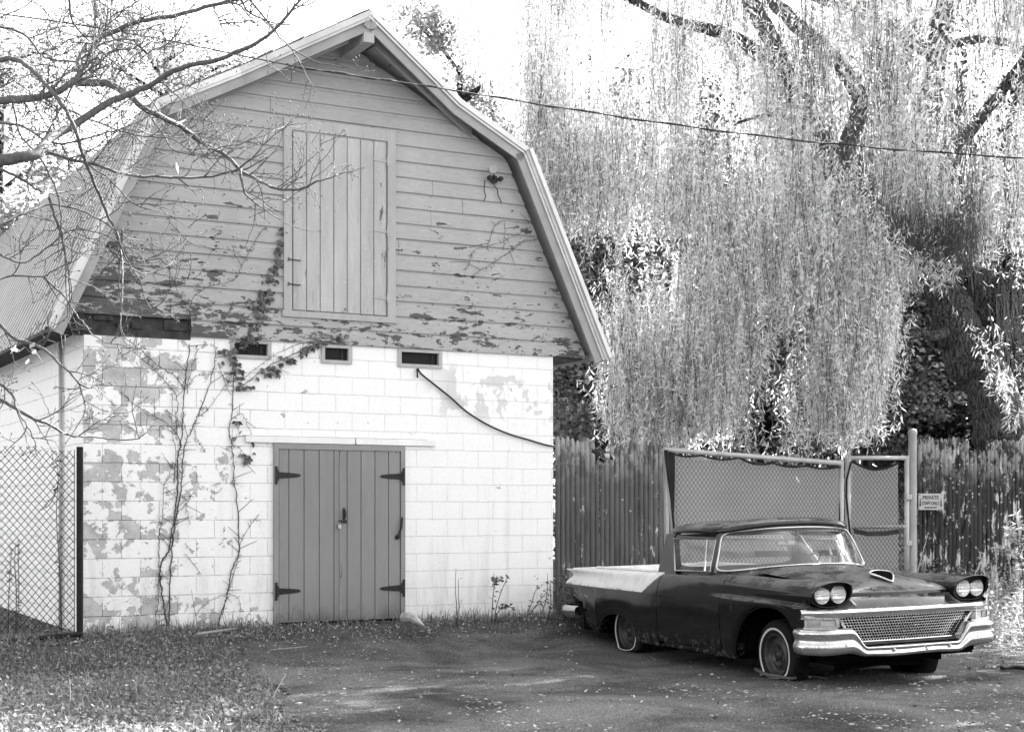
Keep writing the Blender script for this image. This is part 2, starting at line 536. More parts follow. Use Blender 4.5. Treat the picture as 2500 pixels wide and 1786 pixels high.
# side and back walls
mb.add([(0, 0, -.1), (0, 0, ZW + .03), (0, BL, ZW + .03), (0, BL, -.1)], [(0, 1, 2, 3)])
mb.add([(BW, 0, -.1), (BW, BL, -.1), (BW, BL, ZW + .03), (BW, 0, ZW + .03)], [(0, 1, 2, 3)])
mb.add([(0, BL, -.1), (0, BL, ZW + .03), (BW, BL, ZW + .03), (BW, BL, -.1)], [(0, 1, 2, 3)])
mb.build('block_wall', M_BLOCK, barn)
# inner dark box so that openings look into shade
mb = MB(); mb.box((.25, T + .02, 0), (BW - .25, T + .06, ZW)); mb.build('inner_shade_box', M_DARK, barn)

# gable siding of drop planks
CXB = 2.95; KX, KZ, APZ = 2.07, 5.83, 6.93


def half(z):
    """half width of the gable at height z"""
    if z < KZ: return KX + (KZ - z) / 2.08
    return max(0., KX * (APZ - z) / (APZ - KZ))


loft = (P(690, 500)[0], P(962, 500)[0], 3.83, 5.99)
mb = MB(); ph = .1815; z = ZW - .02; k = 0
rr = random.Random(3)
while z < APZ:
    zt = min(z + ph, APZ - .002)
    jit = rr.uniform(-.003, .003)
    rows = [(z + .002, -.004), (z + .002, -.030), (z + ph * .16, -.031), (z + ph * .74, -.026), (z + ph * .82, -.014), (z + ph * .93, -.011), (z + ph * 1.03, -.010)]
    rows = [(min(a, APZ - .001), b) for a, b in rows]
    segs = [(-9, 9)]
    if k == 0: segs = [(P(465, 815)[0], 9)]            # the lowest board is missing at the left corner
    elif rr.random() < .75:
        c_ = rr.uniform(.6, 5.4); segs = [(-9, c_ - .0022), (c_ + .0022, 9)]
    if zt > loft[2] and z < loft[3]:
        ns = []
        for a, b in segs:
            if a < loft[0]: ns.append((a, min(b, loft[0])))
            if b > loft[1]: ns.append((max(a, loft[1]), b))
        if z >= loft[2] - .02 and zt <= loft[3] + .02: segs = ns
    for (a, b) in segs:
        nx = 14; sag = rr.uniform(-.0035, .0035); yj = rr.uniform(-.002, .002)
        Pg = []
        for i in range(nx + 1):
            col_ = []
            for (zz, yy) in rows:
                h = half(zz + jit) + .01
                x0, x1 = max(a, CXB - h), min(b, CXB + h)
                if x1 < x0: x1 = x0 = max(min((a + b) / 2, CXB + h), CXB - h)
                t_ = i / nx; x = x0 + (x1 - x0) * t_
                col_.append((x, yy + yj, zz + jit + sag * math.sin(t_ * math.pi)))
            Pg.append(col_)
        if Pg[-1][1][0] - Pg[0][1][0] > .02: mb.grid(Pg)
    z += ph; k += 1
mb.build('siding', M_SIDING, barn)
# backing behind the planks and the rotten sill at the left corner
mb = MB()
poly = [(CXB - half(3.4) + .12, 3.53), (CXB + half(3.4) - .12, 3.53), (CXB + KX, KZ), (CXB, APZ), (CXB - KX, KZ)]
mb.prism([(x, .02, z_) for x, z_ in poly], (0, .06, 0)); mb.build('sheathing', M_DARKWOOD, barn)
mb = MB(); a0 = P(465, 815)[0]
mb.box((-.1, -.002, 3.44), (a0, .1, 3.53)); mb.box((-.15, .01, 3.53), (a0, .05, 3.66))
for x0, x1, z0, z1 in ((.5, .62, 3.53, 3.6), (.85, 1.1, 3.535, 3.64), (.1, .3, 3.6, 3.65), (.35, .47, 3.5, 3.58)): mb.box((x0, -.02, z0), (x1, .012, z1))
mb.build('sill_beam', M_DARKWOOD, barn)
mb = MB(); mb.prism([(-.42, -.012, 3.53), (-.1, -.012, 3.46), (.0, -.012, 3.44), (.0, -.012, 3.66), (-.30, -.012, 3.7)], (0, .1, 0)); mb.build('corner_board_shade', M_DARKWOOD, barn)
# dark box added for the shade under the eave at the right corner
mb = MB(); mb.prism([(5.72, .0, 3.40), (6.1, .0, 3.45), (6.22, .0, 3.55), (5.72, .0, 3.58)], (0, 1.2, 0)); mb.build('corner_board_shade', M_DARKWOOD, barn)

# ------- roof
def dfront(s_):
    a = abs(s_ - CXB)
    return .22 if a > 1.35 else .22 + (.72 - .22) * (1 - a / 1.35)


EL, KL, PK, KR, ER = (-.43, 3.47), (.70, 5.92), (CXB, 7.08), (5.20, 5.92), (6.33, 3.47)


def slab(p, q, t0, t1, ext=0., name='roof_deck', mat=None, dx=0, back=BL + .3):
    """roof slab between profile points p and q; t0,t1: offsets below/above the surface"""
    p, q = np.array(p), np.array(q); dd = (q - p) / np.linalg.norm(q - p); nn = np.array([-dd[1], dd[0]])
    if nn[1] < 0: nn = -nn
    n = 12; mb = MB(); G0, G1 = [], []
    for i in range(n + 1):
        a = p + (q - p) * i / n; f = -dfront(a[0]) - dx
        b0, b1 = a + nn * t0, a + nn * t1
        G0.append([(b0[0], f, b0[1]), (b1[0], f, b1[1])])
        G1.append([(b0[0], back, b0[1]), (b1[0], back, b1[1])])
    for i in range(n):
        a, b = G0[i], G0[i + 1]; c, d = G1[i], G1[i + 1]
        mb.add([a[0], b[0], b[1], a[1], c[0], d[0], d[1], c[1]], [(0, 1, 2, 3), (3, 2, 6, 7), (1, 0, 4, 5)] + ([(0, 3, 7, 4)] if i == 0 else []) + ([(2, 1, 5, 6)] if i == n - 1 else []))
    return mb.build(name, mat, barn)


for p, q in ((EL, KL), (KL, PK), (PK, KR), (KR, ER)):
    slab(p, q, -.055, -.02, name='roof_deck', mat=M_SOFF)
# soffit joints under the rake
for p, q, n in ((EL, KL, 9), (KL, PK, 8), (PK, KR, 8), (KR, ER, 12)):
    p, q = np.array(p), np.array(q)
    for i in range(1, n):
        a = p + (q - p) * i / n; dd = (q - p) / np.linalg.norm(q - p); nn = np.array([-dd[1], dd[0]]); nn = nn if nn[1] > 0 else -nn
        c = a - nn * .0565
        mb = MB(); mb.obox((c[0], -dfront(a[0]) / 2, c[1]), (dd[0] * .004, 0, dd[1] * .004), (0, dfront(a[0]) / 2 - .01, 0), (nn[0] * .002, 0, nn[1] * .002)); mb.build('soffit_joint', M_DARK, barn)


# corrugated covering
def corr(p, q, name):
    p, q = np.array(p), np.array(q); dd = (q - p) / np.linalg.norm(q - p); nn = np.array([-dd[1], dd[0]])
    if nn[1] < 0: nn = -nn
    L = np.linalg.norm(q - p); dep = np.arange(-.22, BL + .3, .0125); n = 6
    p2 = p - dd * .04 if name == 'roof' else p
    Vv = []; 
    for i in range(n + 1):
        a = p2 + (q - p2) * i / n
        h = .010 + .010 * np.sin(dep * 2 * np.pi / .205)
        Vv.append(np.stack([a[0] + nn[0] * h, dep, a[1] + nn[1] * h], 1))
    Vv = np.concatenate(Vv); m = len(dep)
    I, J = np.meshgrid(np.arange(n), np.arange(m - 1), indexing='ij'); I = I.ravel(); J = J.ravel()
    F = np.stack([I * m + J, (I + 1) * m + J, (I + 1) * m + J + 1, I * m + J + 1], 1)
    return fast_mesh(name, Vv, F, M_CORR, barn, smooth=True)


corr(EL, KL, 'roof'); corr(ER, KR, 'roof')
slab(KL, PK, -.015, .012, name='roof', mat=M_SHING, dx=-.02); slab(PK, KR, -.015, .012, name='roof', mat=M_SHING, dx=-.02)
mb = MB()
for i in range(14):
    y0 = -.74 + i * .68
    j = [rr.uniform(-.03, .03) for _ in range(4)]
    mb.add([(CXB - .22 + j[0], y0, 7.08 - .10 + .03), (CXB - .02, y0, 7.115 + j[1] * .3), (CXB + .2 + j[2], y0, 7.08 - .085 + .03),
            (CXB - .22 + j[0], y0 + .7, 7.08 - .10 + .03), (CXB - .02, y0 + .7, 7.11), (CXB + .2 + j[2], y0 + .7, 7.08 - .085 + .03)], [(0, 1, 4, 3), (1, 2, 5, 4), (4, 1, 0, 3), (5, 2, 1, 4)])
mb.build('ridge_cap', M_SHING, barn)
# lapped strips standing up behind the left rake edge
mb = MB()
for p, q in ((np.array(KL), np.array(PK)), (np.array(PK), np.array(KR))):
    for i in range(7):
        a = p + (q - p) * (i / 7 + .005); b = p + (q - p) * ((i + 1) / 7 - .005)
        f0, f1 = -dfront(a[0]) + .04, -dfront(b[0]) + .04
        mb.prism([(a[0], f0, a[1] + .03), (b[0], f1, b[1] + .03 + rr.uniform(0, .015)), (b[0], f1, b[1] + .045 + rr.uniform(0, .02)), (a[0], f0, a[1] + .05)], (0, .9, 0))
mb.build('roof_strip', M_SHING, barn)


# rake boards (two stepped boards and a metal drip edge)
def rake(pts, t0, t1, y0, y1, mat, name='rake_board', cut=None):
    mb = MB()
    n = 10
    for p, q in zip(pts[:-1], pts[1:]):
        p, q = np.array(p), np.array(q); dd = (q - p) / np.linalg.norm(q - p); nn = np.array([-dd[1], dd[0]])
        if nn[1] < 0: nn = -nn
        G = []
        for i in range(n + 1):
            a = p + (q - p) * i / n; f = -dfront(a[0]); lo, hi = a + nn * t0, a + nn * t1
            G.append([(lo[0], f + y0, lo[1]), (hi[0], f + y0, hi[1]), (hi[0], f + y1, hi[1]), (lo[0], f + y1, lo[1])])
        for i in range(n):
            a, b = G[i], G[i + 1]
            mb.add(a + b, [(0, 1, 5, 4), (1, 2, 6, 5), (2, 3, 7, 6), (3, 0, 4, 7)])
        mb.add(G[0], [(0, 3, 2, 1)]); mb.add(G[-1], [(0, 1, 2, 3)])
    return mb.build(name, mat, barn)


for pts in ((EL, KL), (KL, PK), (PK, KR), (KR, ER)):
    rake(pts, -.175, -.02, -.025, .0, M_SOFF)
    rake(pts, -.075, .012, -.05, -.027, M_FLASH, 'drip_edge')
    rake(pts, -.045, .018, -.068, -.052, M_FLASH, 'drip_edge')
# bright folded metal on the right lower slope
rake((KR, ER), -.01, .04, -.10, .06, M_FLASH, 'drip_edge')
# inner boards that carry the hay hood
def inner(sgn):
    mb = MB(); n = 10
    for i in range(n):
        a = []
        for k in (i, i + 1):
            x = .16 + (1.62 - .16) * k / n; s_ = CXB + sgn * x; zt = 7.08 - x * (7.08 - 5.92) / 2.25 - .06
            y = -(.55 - .52 * x / 1.62)
            a += [(s_, y, zt - .16), (s_, y, zt), (s_, y + .03, zt), (s_, y + .03, zt - .16)]
        mb.add(a, [(0, 1, 5, 4), (1, 2, 6, 5), (2, 3, 7, 6), (3, 0, 4, 7)])
    mb.build('hood_rafter', M_SOFF, barn)


inner(1); inner(-1)
mb = MB(); mb.box((CXB - .062, -.70, 6.755), (CXB + .062, .1, 6.985)); mb.build('ridge_beam', M_TRIM, barn)
mb = MB(); mb.lathe([(.0, -.005), (.045, -.004), (.05, .012)], (CXB + .01, -.715, 6.93), seg=9); mb.build('knot_hole', M_DARK, barn)
# rafter tails and a dark board added for the shade under the left eave
for i in range(14):
    y0 = .35 + i * .61; mb = MB()
    mb.prism([(-.38, y0, 3.50), (.02, y0, 3.50), (.02, y0, 3.9), (-.20, y0, 3.86)], (0, .05, 0)); mb.build('rafter_tail', M_DARKWOOD, barn)
mb = MB(); mb.box((-.37, -.1, 3.485), (-.005, BL, 3.51)); mb.build('eave_shade_board', M_DARKWOOD, barn)

# ------- loft door
lx0, lx1, lz0, lz1 = loft
mb = MB()
fw = .095
mb.box((lx0, -.048, lz0), (lx0 + fw, .02, lz1)); mb.box((lx1 - .10, -.048, lz0), (lx1, .02, lz1))
mb.box((lx0 + fw, -.048, lz1 - .13), (lx1 - .10, .02, lz1)); mb.box((lx0 - .02, -.052, lz0 - .07), (lx1 + .01, .02, lz0))
mb.build('loft_frame', M_TRIM, barn)
ld = MB(); n = 7; a, b = lx0 + fw + .012, lx1 - .10 - .006; wp = (b - a) / n
for i in range(n):
    x0 = a + i * wp + .0035; x1 = a + (i + 1) * wp - .0035
    ld.prism([(x0, -.030, lz0 + .015), (x0 + .006, -.036, lz0 + .015), (x1 - .014, -.036, lz0 + .015), (x1 - .008, -.030, lz0 + .015), (x1, -.030, lz0 + .015), (x1, -.01, lz0 + .015), (x0, -.01, lz0 + .015)], (0, 0, lz1 - .145 - lz0 - .015 - rr.uniform(0, .006)))
lod = ld.build('loft_door', M_LOFT, barn)
mb = MB(); mb.box((a - .01, -.008, lz0), (b + .01, -.002, lz1 - .13)); mb.build('door_gap', M_DARK, barn)
for zz in (P(900, 390)[1], P(900, 562)[1], P(900, 725)[1]):
    h = MB(); h.prism([(b - .17, -.037, zz - .008), (b + .0, -.037, zz - .028), (b + .0, -.037, zz + .024), (b - .17, -.037, zz + .008)], (0, -.006, 0))
    h.box((b - .005, -.056, zz - .06), (b + .045, -.049, zz + .06)); h.build('hinge', M_TRIM, lod)
for zz in (P(712, 635)[1], P(712, 695)[1]):
    h = MB(); h.tube([(a - .05, -.055, zz), (a + .09, -.05, zz - .005)], .006, 6); h.tube([(a - .06, -.055, zz - .02), (a - .05, -.06, zz), (a - .055, -.055, zz + .02)], .006, 6); h.build('latch', M_IRON, lod)

# ------- vents
M_SCREEN = simple('vent_screen', .03, .8, var=.4, nscale=60)
for a in vents:
    x0, x1, z0, z1 = a; f = MB(); t = .032
    z1 = 3.472; z0 = max(z0, 3.275)
    f.box((x0 - .012, -.02, z0 - .012), (x1 + .012, .05, z0 + t - .005)); f.box((x0 - .012, -.02, z1 - t), (x1 + .012, .05, z1 + .005))
    f.box((x0 - .012, -.018, z0 + t - .005), (x0 + t, .05, z1 - t)); f.box((x1 - t, -.018, z0 + t - .005), (x1 + .012, .05, z1 - t))
    fo = f.build('vent_frame', M_TRIM, barn)
    g_ = MB(); g_.box((x0 + t, .035, z0 + t - .005), (x1 - t, .04, z1 - t))
    for i in range(14):
        zz = z0 + t + (z1 - z0 - 2 * t) * i / 14; g_.box((x0 + t, .030, zz), (x1 - t, .034, zz + .003))
    g_.box((x1 - t - .08, .02, z0 + t), (x1 - t - .05, .033, z1 - t))
    g_.build('vent_screen', M_SCREEN, fo)

# ------- double doors
zb = .335
mb = MB(); mb.box((d0 + .0, -.03, zb - .02), (d0 + .055, .08, ZD)); mb.box((d1 - .055, -.03, zb - .02), (d1, .08, ZD)); mb.box((d0 + .055, -.03, ZD - .06), (d1 - .055, .08, ZD))
mb.build('door_frame', M_TRIM if False else m_vplank('door_frame_paint', .25, 1, 0, .3, 2), barn)
mb = MB(); mb.box((d0 - .05, -.12, .24), (d1 + .06, .1, zb - .025)); mb.build('threshold', M_DARKWOOD, barn)
x0, _ = P(600, 1065, .03); x1, _ = P(1064, 1080, .03)
mb = MB(); mb.box((x0, -.035, 2.345), (x1, .0, 2.415)); mb.box((x0 - .01, -.02, 2.42), (x1 - .1, .0, 2.432)); mb.build('lintel_board', m_vplank('white_trim', .74, 1, 0, .1, 4), barn, bevel=.004)
mid = P(829, 1300)[0]
seams_l = [P(q_, 1300)[0] for q_ in (704, 741, 778, 814)]; seams_r = [P(q_, 1300)[0] for q_ in (846, 880, 914, 947)]
for side, (a, b, sm) in enumerate(((d0 + .058, mid - .002, seams_l), (mid + .002, d1 - .058, seams_r))):
    ed = [a] + sm + [b]; dm = MB()
    for i in range(len(ed) - 1):
        p0, p1 = ed[i] + .0028, ed[i + 1] - .0028
        dm.prism([(p0, -.012, zb), (p0 + .004, -.018, zb), (p1 - .004, -.018, zb), (p1, -.012, zb), (p1, .03, zb), (p0, .03, zb)], (0, 0, ZD - .063 - zb))
    dm.box((a, .0, zb), (b, .028, ZD - .064))
    dr = dm.build('door', M_DOOR, barn)
    for zz in ((P(730, 1160)[1], P(730, 1441)[1])):
        h = MB(); sg = 1 if side == 0 else -1; xe = a - .035 if side == 0 else b + .035
        pl = [(xe + sg * .03, -.020, zz - .036), (xe + sg * .17, -.020, zz - .028), (xe + sg * .27, -.020, zz - .018), (xe + sg * .30, -.020, zz), (xe + sg * .27, -.020, zz + .018), (xe + sg * .17, -.020, zz + .028), (xe + sg * .03, -.020, zz + .036)]
        h.prism(pl if sg < 0 else pl[::-1], (0, -.006, 0))
        h.box((min(xe - .012, xe + .014), -.042, zz - .10), (max(xe - .012, xe + .014), -.031, zz + .10)); h.tube([(xe + sg * .022, -.035, zz - .06), (xe + sg * .022, -.035, zz + .06)], .010, 8)
        for kx in (.08, .15, .23): h.lathe([(.007, -.0295), (.0, -.031)], (xe + sg * kx, 0, zz + .006 * (1 if kx != .15 else -1)), seg=8)
        h.build('hinge', M_IRON, dr)
    if side == 1:
        st = MB(); st.box((a - .012, -.026, zb + .01), (a + .014, -.019, ZD - .08)); st.build('door_stop', m_vplank('worn_stop_paint', .27, 1, 0, .6, 7), dr)
        hx, hz = P(838, 1255); h = MB()
        h.tube([(hx, -.03, hz + .05), (hx, -.06, hz + .035), (hx, -.062, hz - .02), (hx - .004, -.03, hz - .05)], .011, 8); h.box((hx - .014, -.032, hz - .065), (hx + .012, -.027, hz + .075)); h.box((hx - .07, -.034, hz - .10), (hx + .03, -.028, hz - .065))
        h.build('handle', M_IRON, dr)
        lx, lz = P(825, 1283); h = MB(); h.box((lx - .018, -.055, lz - .03), (lx + .018, -.035, lz + .01)); h.tube([(lx - .013, -.045, lz), (lx - .013, -.045, lz + .035), (lx, -.045, lz + .048), (lx + .013, -.045, lz + .035), (lx + .013, -.045, lz)], .004, 6)
        h.build('padlock', m_galv('lock_steel', .5, .3, .8), dr, bevel=.003)
        ax, az = P(979, 1262); bx, bz = P(968, 1310); h = MB(); h.tube([(ax, -.035, az), ((ax + bx) / 2 + .012, -.05, (az + bz) / 2), (bx, -.035, bz)], .012, 8); h.lathe([(.03, -.02), (.028, -.035), (0, -.04)], (bx, 0, bz), seg=10); h.build('hasp_bar', M_IRON, dr)

# bolts above the lintel, pipe on the left wall
for px_ in (753, 826, 900):
    a, b = P(px_, 1030); h = MB(); h.lathe([(.014, 0), (.014, -.012), (0, -.015)], (a, 0, b), seg=8); h.build('bolt', M_BLOCK, barn)
h = MB(); h.tube([(-.035, .98, .3), (-.035, .98, 3.47)], .022, 10); h.tube([(-.03, 1.04, .3), (-.03, 1.04, 3.47)], .007, 6); h.build('downpipe', m_galv('pipe_paint', .5, .5, .2), barn, smooth=True)

# broken lamp on the gable
ax, az = P(1188, 420); lx, lz = P(1200, 441)
wp = bw_(lx, -.03, lz)
lamp = thing('security_lamp', wp, 'broken security lamp with dangling wires high on the gable', 'lamp', rz=BROT, off=(lx, -.03, lz))
h = MB(); h.lathe([(.0, -.04), (.045, -.045), (.05, -.06), (.05, -.075), (0, -.08)], (lx, 0, lz), seg=14); h.tube([(lx, -.08, lz), (lx - .03, -.12, lz + .05), (ax, -.13, az - .04)], .009, 6); h.build('base', M_IRON, lamp)
h = MB(); h.lathe([(.022, -.06), (.034, -.09), (.052, -.15), (.055, -.17), (.05, -.172), (0, -.165)], (ax, 0, az), seg=18); h.build('lamp_head', simple('lamp_glass', .30, .35), lamp, smooth=True)
for sg in (-1, 1):
    h = MB(); h.lathe([(.026, 0), (.03, -.02), (.026, -.05), (.0, -.052)], (lx + sg * .075, -.07, lz + .01), seg=10); h.build('socket', M_IRON, lamp)
for q_ in ([(1184, 440), (1182, 462), (1186, 480), (1181, 492)], [(1203, 444), (1210, 458), (1214, 462), (1216, 478), (1222, 488), (1224, 496)]):
    h = MB(); h.tube([(P(a, b, .06)[0], -.06, P(a, b, .06)[1]) for a, b in q_], .006, 5); h.build('wire', M_WIRE, lamp)

# ------------------------------------------------------------------ car
CAR = thing('utility_coupe', (2.55, 15.4, .065), 'rusty black coupe utility with white tail fins, twin headlights and flat tyres', 'car', rz=R(-66.9), off=(0, 0, .065))
CAR.rotation_euler = (R(1.25), 0, R(-66.9))


def m_paint():
    q = M_('faded_dark_paint')
    X, Y, Z = q.sep()
    nz = q.n('NewGeometry').outputs['Normal']; up = q.sep(nz)[2]
    n1 = q.noise(3.2, 8, .65, q.mapv((1, 1, 1)), .4); n2 = q.noise(18, 6, .7, q.mapv((1, 1, .25)))
    ox = q.math('MULTIPLY', q.ramp(n1, .42, .58), q.ramp(up, .3, .85))
    ox2 = q.math('MULTIPLY', q.ramp(n2, .55, .75), .35)
    c = q.mix(ox, q.mix(q.ramp(up, .5, .9), .005, .022), .085)
    c = q.mix(ox2, c, .022)
    # scuffs, chips and rust low down
    ch = q.noise(45, 3, .6, q.mapv((1, 1, 2.2))); reg = q.ramp(q.noise(2.1, 3, .5), .48, .62)
    chip = q.math('MULTIPLY', q.ramp(ch, .70, .72), reg)
    c = q.mix(chip, c, .32)
    rust = q.math('MULTIPLY', q.ramp(q.noise(14, 8, .7), .5, .62), q.ramp(Z, .38, .18))
    c = q.mix(rust, c, .10)
    # pale flash on the rear quarter
    bl = q.math('SUBTRACT', q.math('SUBTRACT', Z, .697), q.math('MAXIMUM', 0., q.math('MULTIPLY', q.math('ADD', X, .77), .62)))
    ins = q.math('MULTIPLY', q.math('MULTIPLY', q.ramp(bl, 0, .004), q.ramp(X, -.44, -.445)), q.ramp(Z, .915, .91))
    drip = q.math('MULTIPLY', q.ramp(q.noise(1., 6, .7, q.mapv((42, 42, 1.1))), .56, .70), q.ramp(Z, .80, .89))
    rag = q.math('MULTIPLY', q.ramp(q.noise(16, 5, .7, q.mapv((1, 1, 3))), .52, .56), q.ramp(bl, .022, .006))
    wc = q.mix(q.math('MULTIPLY', q.ramp(q.noise(5, 7, .7), .45, .65), .5), .72, .42)
    wc = q.mix(q.math('MULTIPLY', drip, .75), wc, .12)
    wc = q.mix(rag, wc, .12)
    c = q.mix(ins, c, wc)
    # drips that run from the flash over the dark paint
    dr = q.math('MULTIPLY', q.math('MULTIPLY', q.ramp(q.noise(1., 4, .6, q.mapv((60, 60, 1.6), (3, 0, 0))), .62, .70), q.ramp(bl, -.14, .0)), q.math('MULTIPLY', q.ramp(X, -.7, -.75), q.math('SUBTRACT', 1., ins)))
    c = q.mix(q.math('MULTIPLY', dr, .35), c, .22)
    ro = q.math('ADD', q.ramp(n1, .35, .65, .06, .13), q.math('MULTIPLY', ox, .34))
    ro = q.mix(ins, ro, .45)
    return q.done(q.bsdf(c, ro, 0, q.bump(q.noise(2.4, 2, .4), .012, .25), .5))


M_PAINT = m_paint()
M_WPAINT = simple('worn_white_paint', .70, .5, var=.12, nscale=12)
M_BLACK = simple('black_plastic', .012, .55, var=.3)
M_UNDER = simple('underbody', .006, .95, var=.3, spec=0.)
M_LINING = simple('grey_lining', .14, .85, var=.2)


def m_chrome(name='chrome', pit=.5, col=.58):
    q = M_(name)
    n = q.noise(38, 6, .75); big = q.noise(4, 5, .6)
    p = q.math('MULTIPLY', q.ramp(n, .50, .66), q.ramp(big, .42, .62))
    c = q.mix(q.math('MULTIPLY', p, pit), col, .22)
    return q.done(q.bsdf(c, q.mix(p, .13, .45), .92, q.bump(big, .02, .25), .5))


M_CHROME = m_chrome(); M_CHROME2 = m_chrome('pitted_chrome', .8, .68)


def m_glass(name, dust=.12, tint=.9):
    q = M_(name)
    fr = q.math('ADD', .045, q.math('MULTIPLY', q.math('POWER', q.n('LayerWeight', {'Blend': .5}).outputs['Facing'], 5.), .9))
    tr = q.n('BsdfTransparent', {'Color': tint}).outputs[0]
    gl = q.n('BsdfGlossy', {'Color': .95, 'Roughness': .04}).outputs[0]
    df = q.n('BsdfDiffuse', {'Color': .55}).outputs[0]
    k = q.ramp(q.noise(3, 7, .7), .35, .75, dust * .5, dust * 1.6)
    a = q.n('MixShader', {0: k, 1: tr, 2: df}).outputs[0]
    return q.done(q.n('MixShader', {0: q.math('MULTIPLY', fr, .8), 1: a, 2: gl}).outputs[0])


M_GLASS = m_glass('dusty_glass', .14); M_GLASS2 = m_glass('side_glass', .05)

XK = [-2.76, -2.3, -1.6, -1.0, -.45, .5, .8, 1.05, 1.5, 2.0, 2.28]
KEYS = [
 [(.66, .935), (.70, .936), (.76, .936), (.80, .935), (.83, .933), (.862, .925), (.842, .895), (.832, .855), (.872, .80), (.885, .745)],
 [(.70, .945), (.73, .946), (.78, .946), (.82, .945), (.85, .942), (.88, .930), (.872, .895), (.875, .855), (.915, .80), (.93, .755)],
 [(.73, .953), (.75, .954), (.79, .954), (.83, .953), (.86, .950), (.895, .935), (.905, .90), (.915, .86), (.94, .80), (.955, .76)],
 [(.74, .958), (.76, .959), (.80, .959), (.84, .958), (.87, .955), (.90, .94), (.92, .905), (.935, .86), (.953, .81), (.965, .765)],
 [(.78, .970), (.79, .972), (.81, .973), (.84, .973), (.865, .968), (.89, .953), (.915, .92), (.938, .87), (.956, .82), (.968, .77)],
 [(.80, 1.0), (.81, 1.0), (.825, 1.0), (.84, 1.0), (.86, .995), (.885, .98), (.912, .945), (.938, .885), (.957, .83), (.972, .778)],
 [(.74, 1.0), (.76, 1.0), (.785, 1.0), (.815, 1.0), (.85, .993), (.885, .975), (.915, .94), (.938, .88), (.953, .828), (.976, .783)],
 [(.655, .99), (.67, .992), (.71, .995), (.76, .995), (.82, .988), (.88, .968), (.92, .93), (.938, .875), (.948, .825), (.978, .787)],
 [(.60, .955), (.61, .965), (.65, .978), (.72, .987), (.80, .984), (.87, .966), (.925, .92), (.94, .86), (.938, .818), (.983, .79)],
 [(.57, .905), (.585, .935), (.63, .975), (.70, .995), (.78, .997), (.865, .975), (.935, .915), (.948, .86), (.93, .805), (.978, .787)],
 [(.545, .868), (.555, .905), (.60, .968), (.67, .999), (.75, 1.004), (.85, .985), (.928, .92), (.943, .86), (.925, .80), (.955, .775)],
]


def zb_f(x):
    base = np.interp(x, [-2.76, -2.3, -1.95, -.95, .98, 2.05, 2.3], [.40, .33, .25, .235, .235, .33, .42])
    t = np.clip(np.abs(x + 1.43) / .46, 0, 1); b1 = .245 * (1 - t ** 2.2) ** (1 / 2.2)
    t = np.clip(np.abs(x - 1.53) / .51, 0, 1); b2 = .455 * (1 - t ** 2.2) ** (1 / 2.2)
    return base + b1 + b2


gx = sorted(set(np.round(np.concatenate([np.arange(-2.76, 2.2801, .03), [-.456, -.444, .794, .806, 2.28], -1.43 + np.array([-.4599, -.457, -.45, -.44, .44, .45, .457, .4599]), 1.53 + np.array([-.5099, -.507, -.50, -.49, .49, .50, .507, .5099])]), 4)))
gx = np.array(gx)
KA = np.array(KEYS)
fine = np.arange(-3.2, 2.7, .01)
KF = np.stack([np.stack([np.interp(fine, XK, KA[:, j, c]) for c in (0, 1)], 1) for j in range(KA.shape[1])], 1)
ker = np.hanning(27); ker /= ker.sum()
KS = np.apply_along_axis(lambda a: np.convolve(np.pad(a, 13, 'edge'), ker, 'valid'), 0, KF)


def section(x):
    k = np.array([[np.interp(x, fine, KS[:, j, c]) for c in (0, 1)] for j in range(KA.shape[1])])
    zb = float(zb_f(x)); yc, zc = k[-1]
    taper = np.interp(x, [-2.76, -2.2, -1.9, 2.1, 2.28], [.09, .03, 0, 0, .03])
    ext = [(yc + .004 - taper * .3, zc - (zc - zb) * .12), (yc + .004 - taper * .6, zc - (zc - zb) * .40), (yc - .008 - taper, zc - (zc - zb) * .75), (yc - .028 - taper, zb + .012), (yc - .034 - taper, zb), (yc - .05 - taper, zb + .004), (yc - .13 - taper, zb + .03)]
    pts = [tuple(p) for p in k] + ext
    # Catmull-Rom refine
    P_ = [pts[0]] + pts + [pts[-1]]; o = []
    for i in range(1, len(P_) - 2):
        p0, p1, p2, p3 = [np.array(P_[i + d]) for d in (-1, 0, 1, 2)]
        for t in (0, .333, .667):
            o.append(.5 * ((2 * p1) + (-p0 + p2) * t + (2 * p0 - 5 * p1 + 4 * p2 - p3) * t * t + (-p0 + 3 * p1 - 3 * p2 + p3) * t ** 3))
    o.append(np.array(pts[-1]))
    return o


def xshift(x, z):
    wr = np.clip((-2.25 - x) / .5, 0, 1) ** 1.6
    sr = np.interp(z, [.3, .4, .55, .68, .745, .78, .86, .90, .925], [.30, .24, .12, .03, -.03, -.03, .07, .03, -.06])
    wf = np.clip((x - 1.95) / .33, 0, 1) ** 1.5
    sf = np.interp(z, [.4, .74, .78, .80, .86, .93, 1.0], [-.10, -.07, -.05, -.06, -.01, .02, .05])
    return x + wr * sr + wf * sf


secs = [section(x) for x in gx]


def side_grid(sg, i0, i1, j0, j1, mbx):
    Pg = [[(xshift(gx[i], secs[i][j][1]), sg * secs[i][j][0], secs[i][j][1]) for j in range(j0, j1)] for i in range(i0, i1)]
    mbx.grid(Pg, flip=(sg < 0))


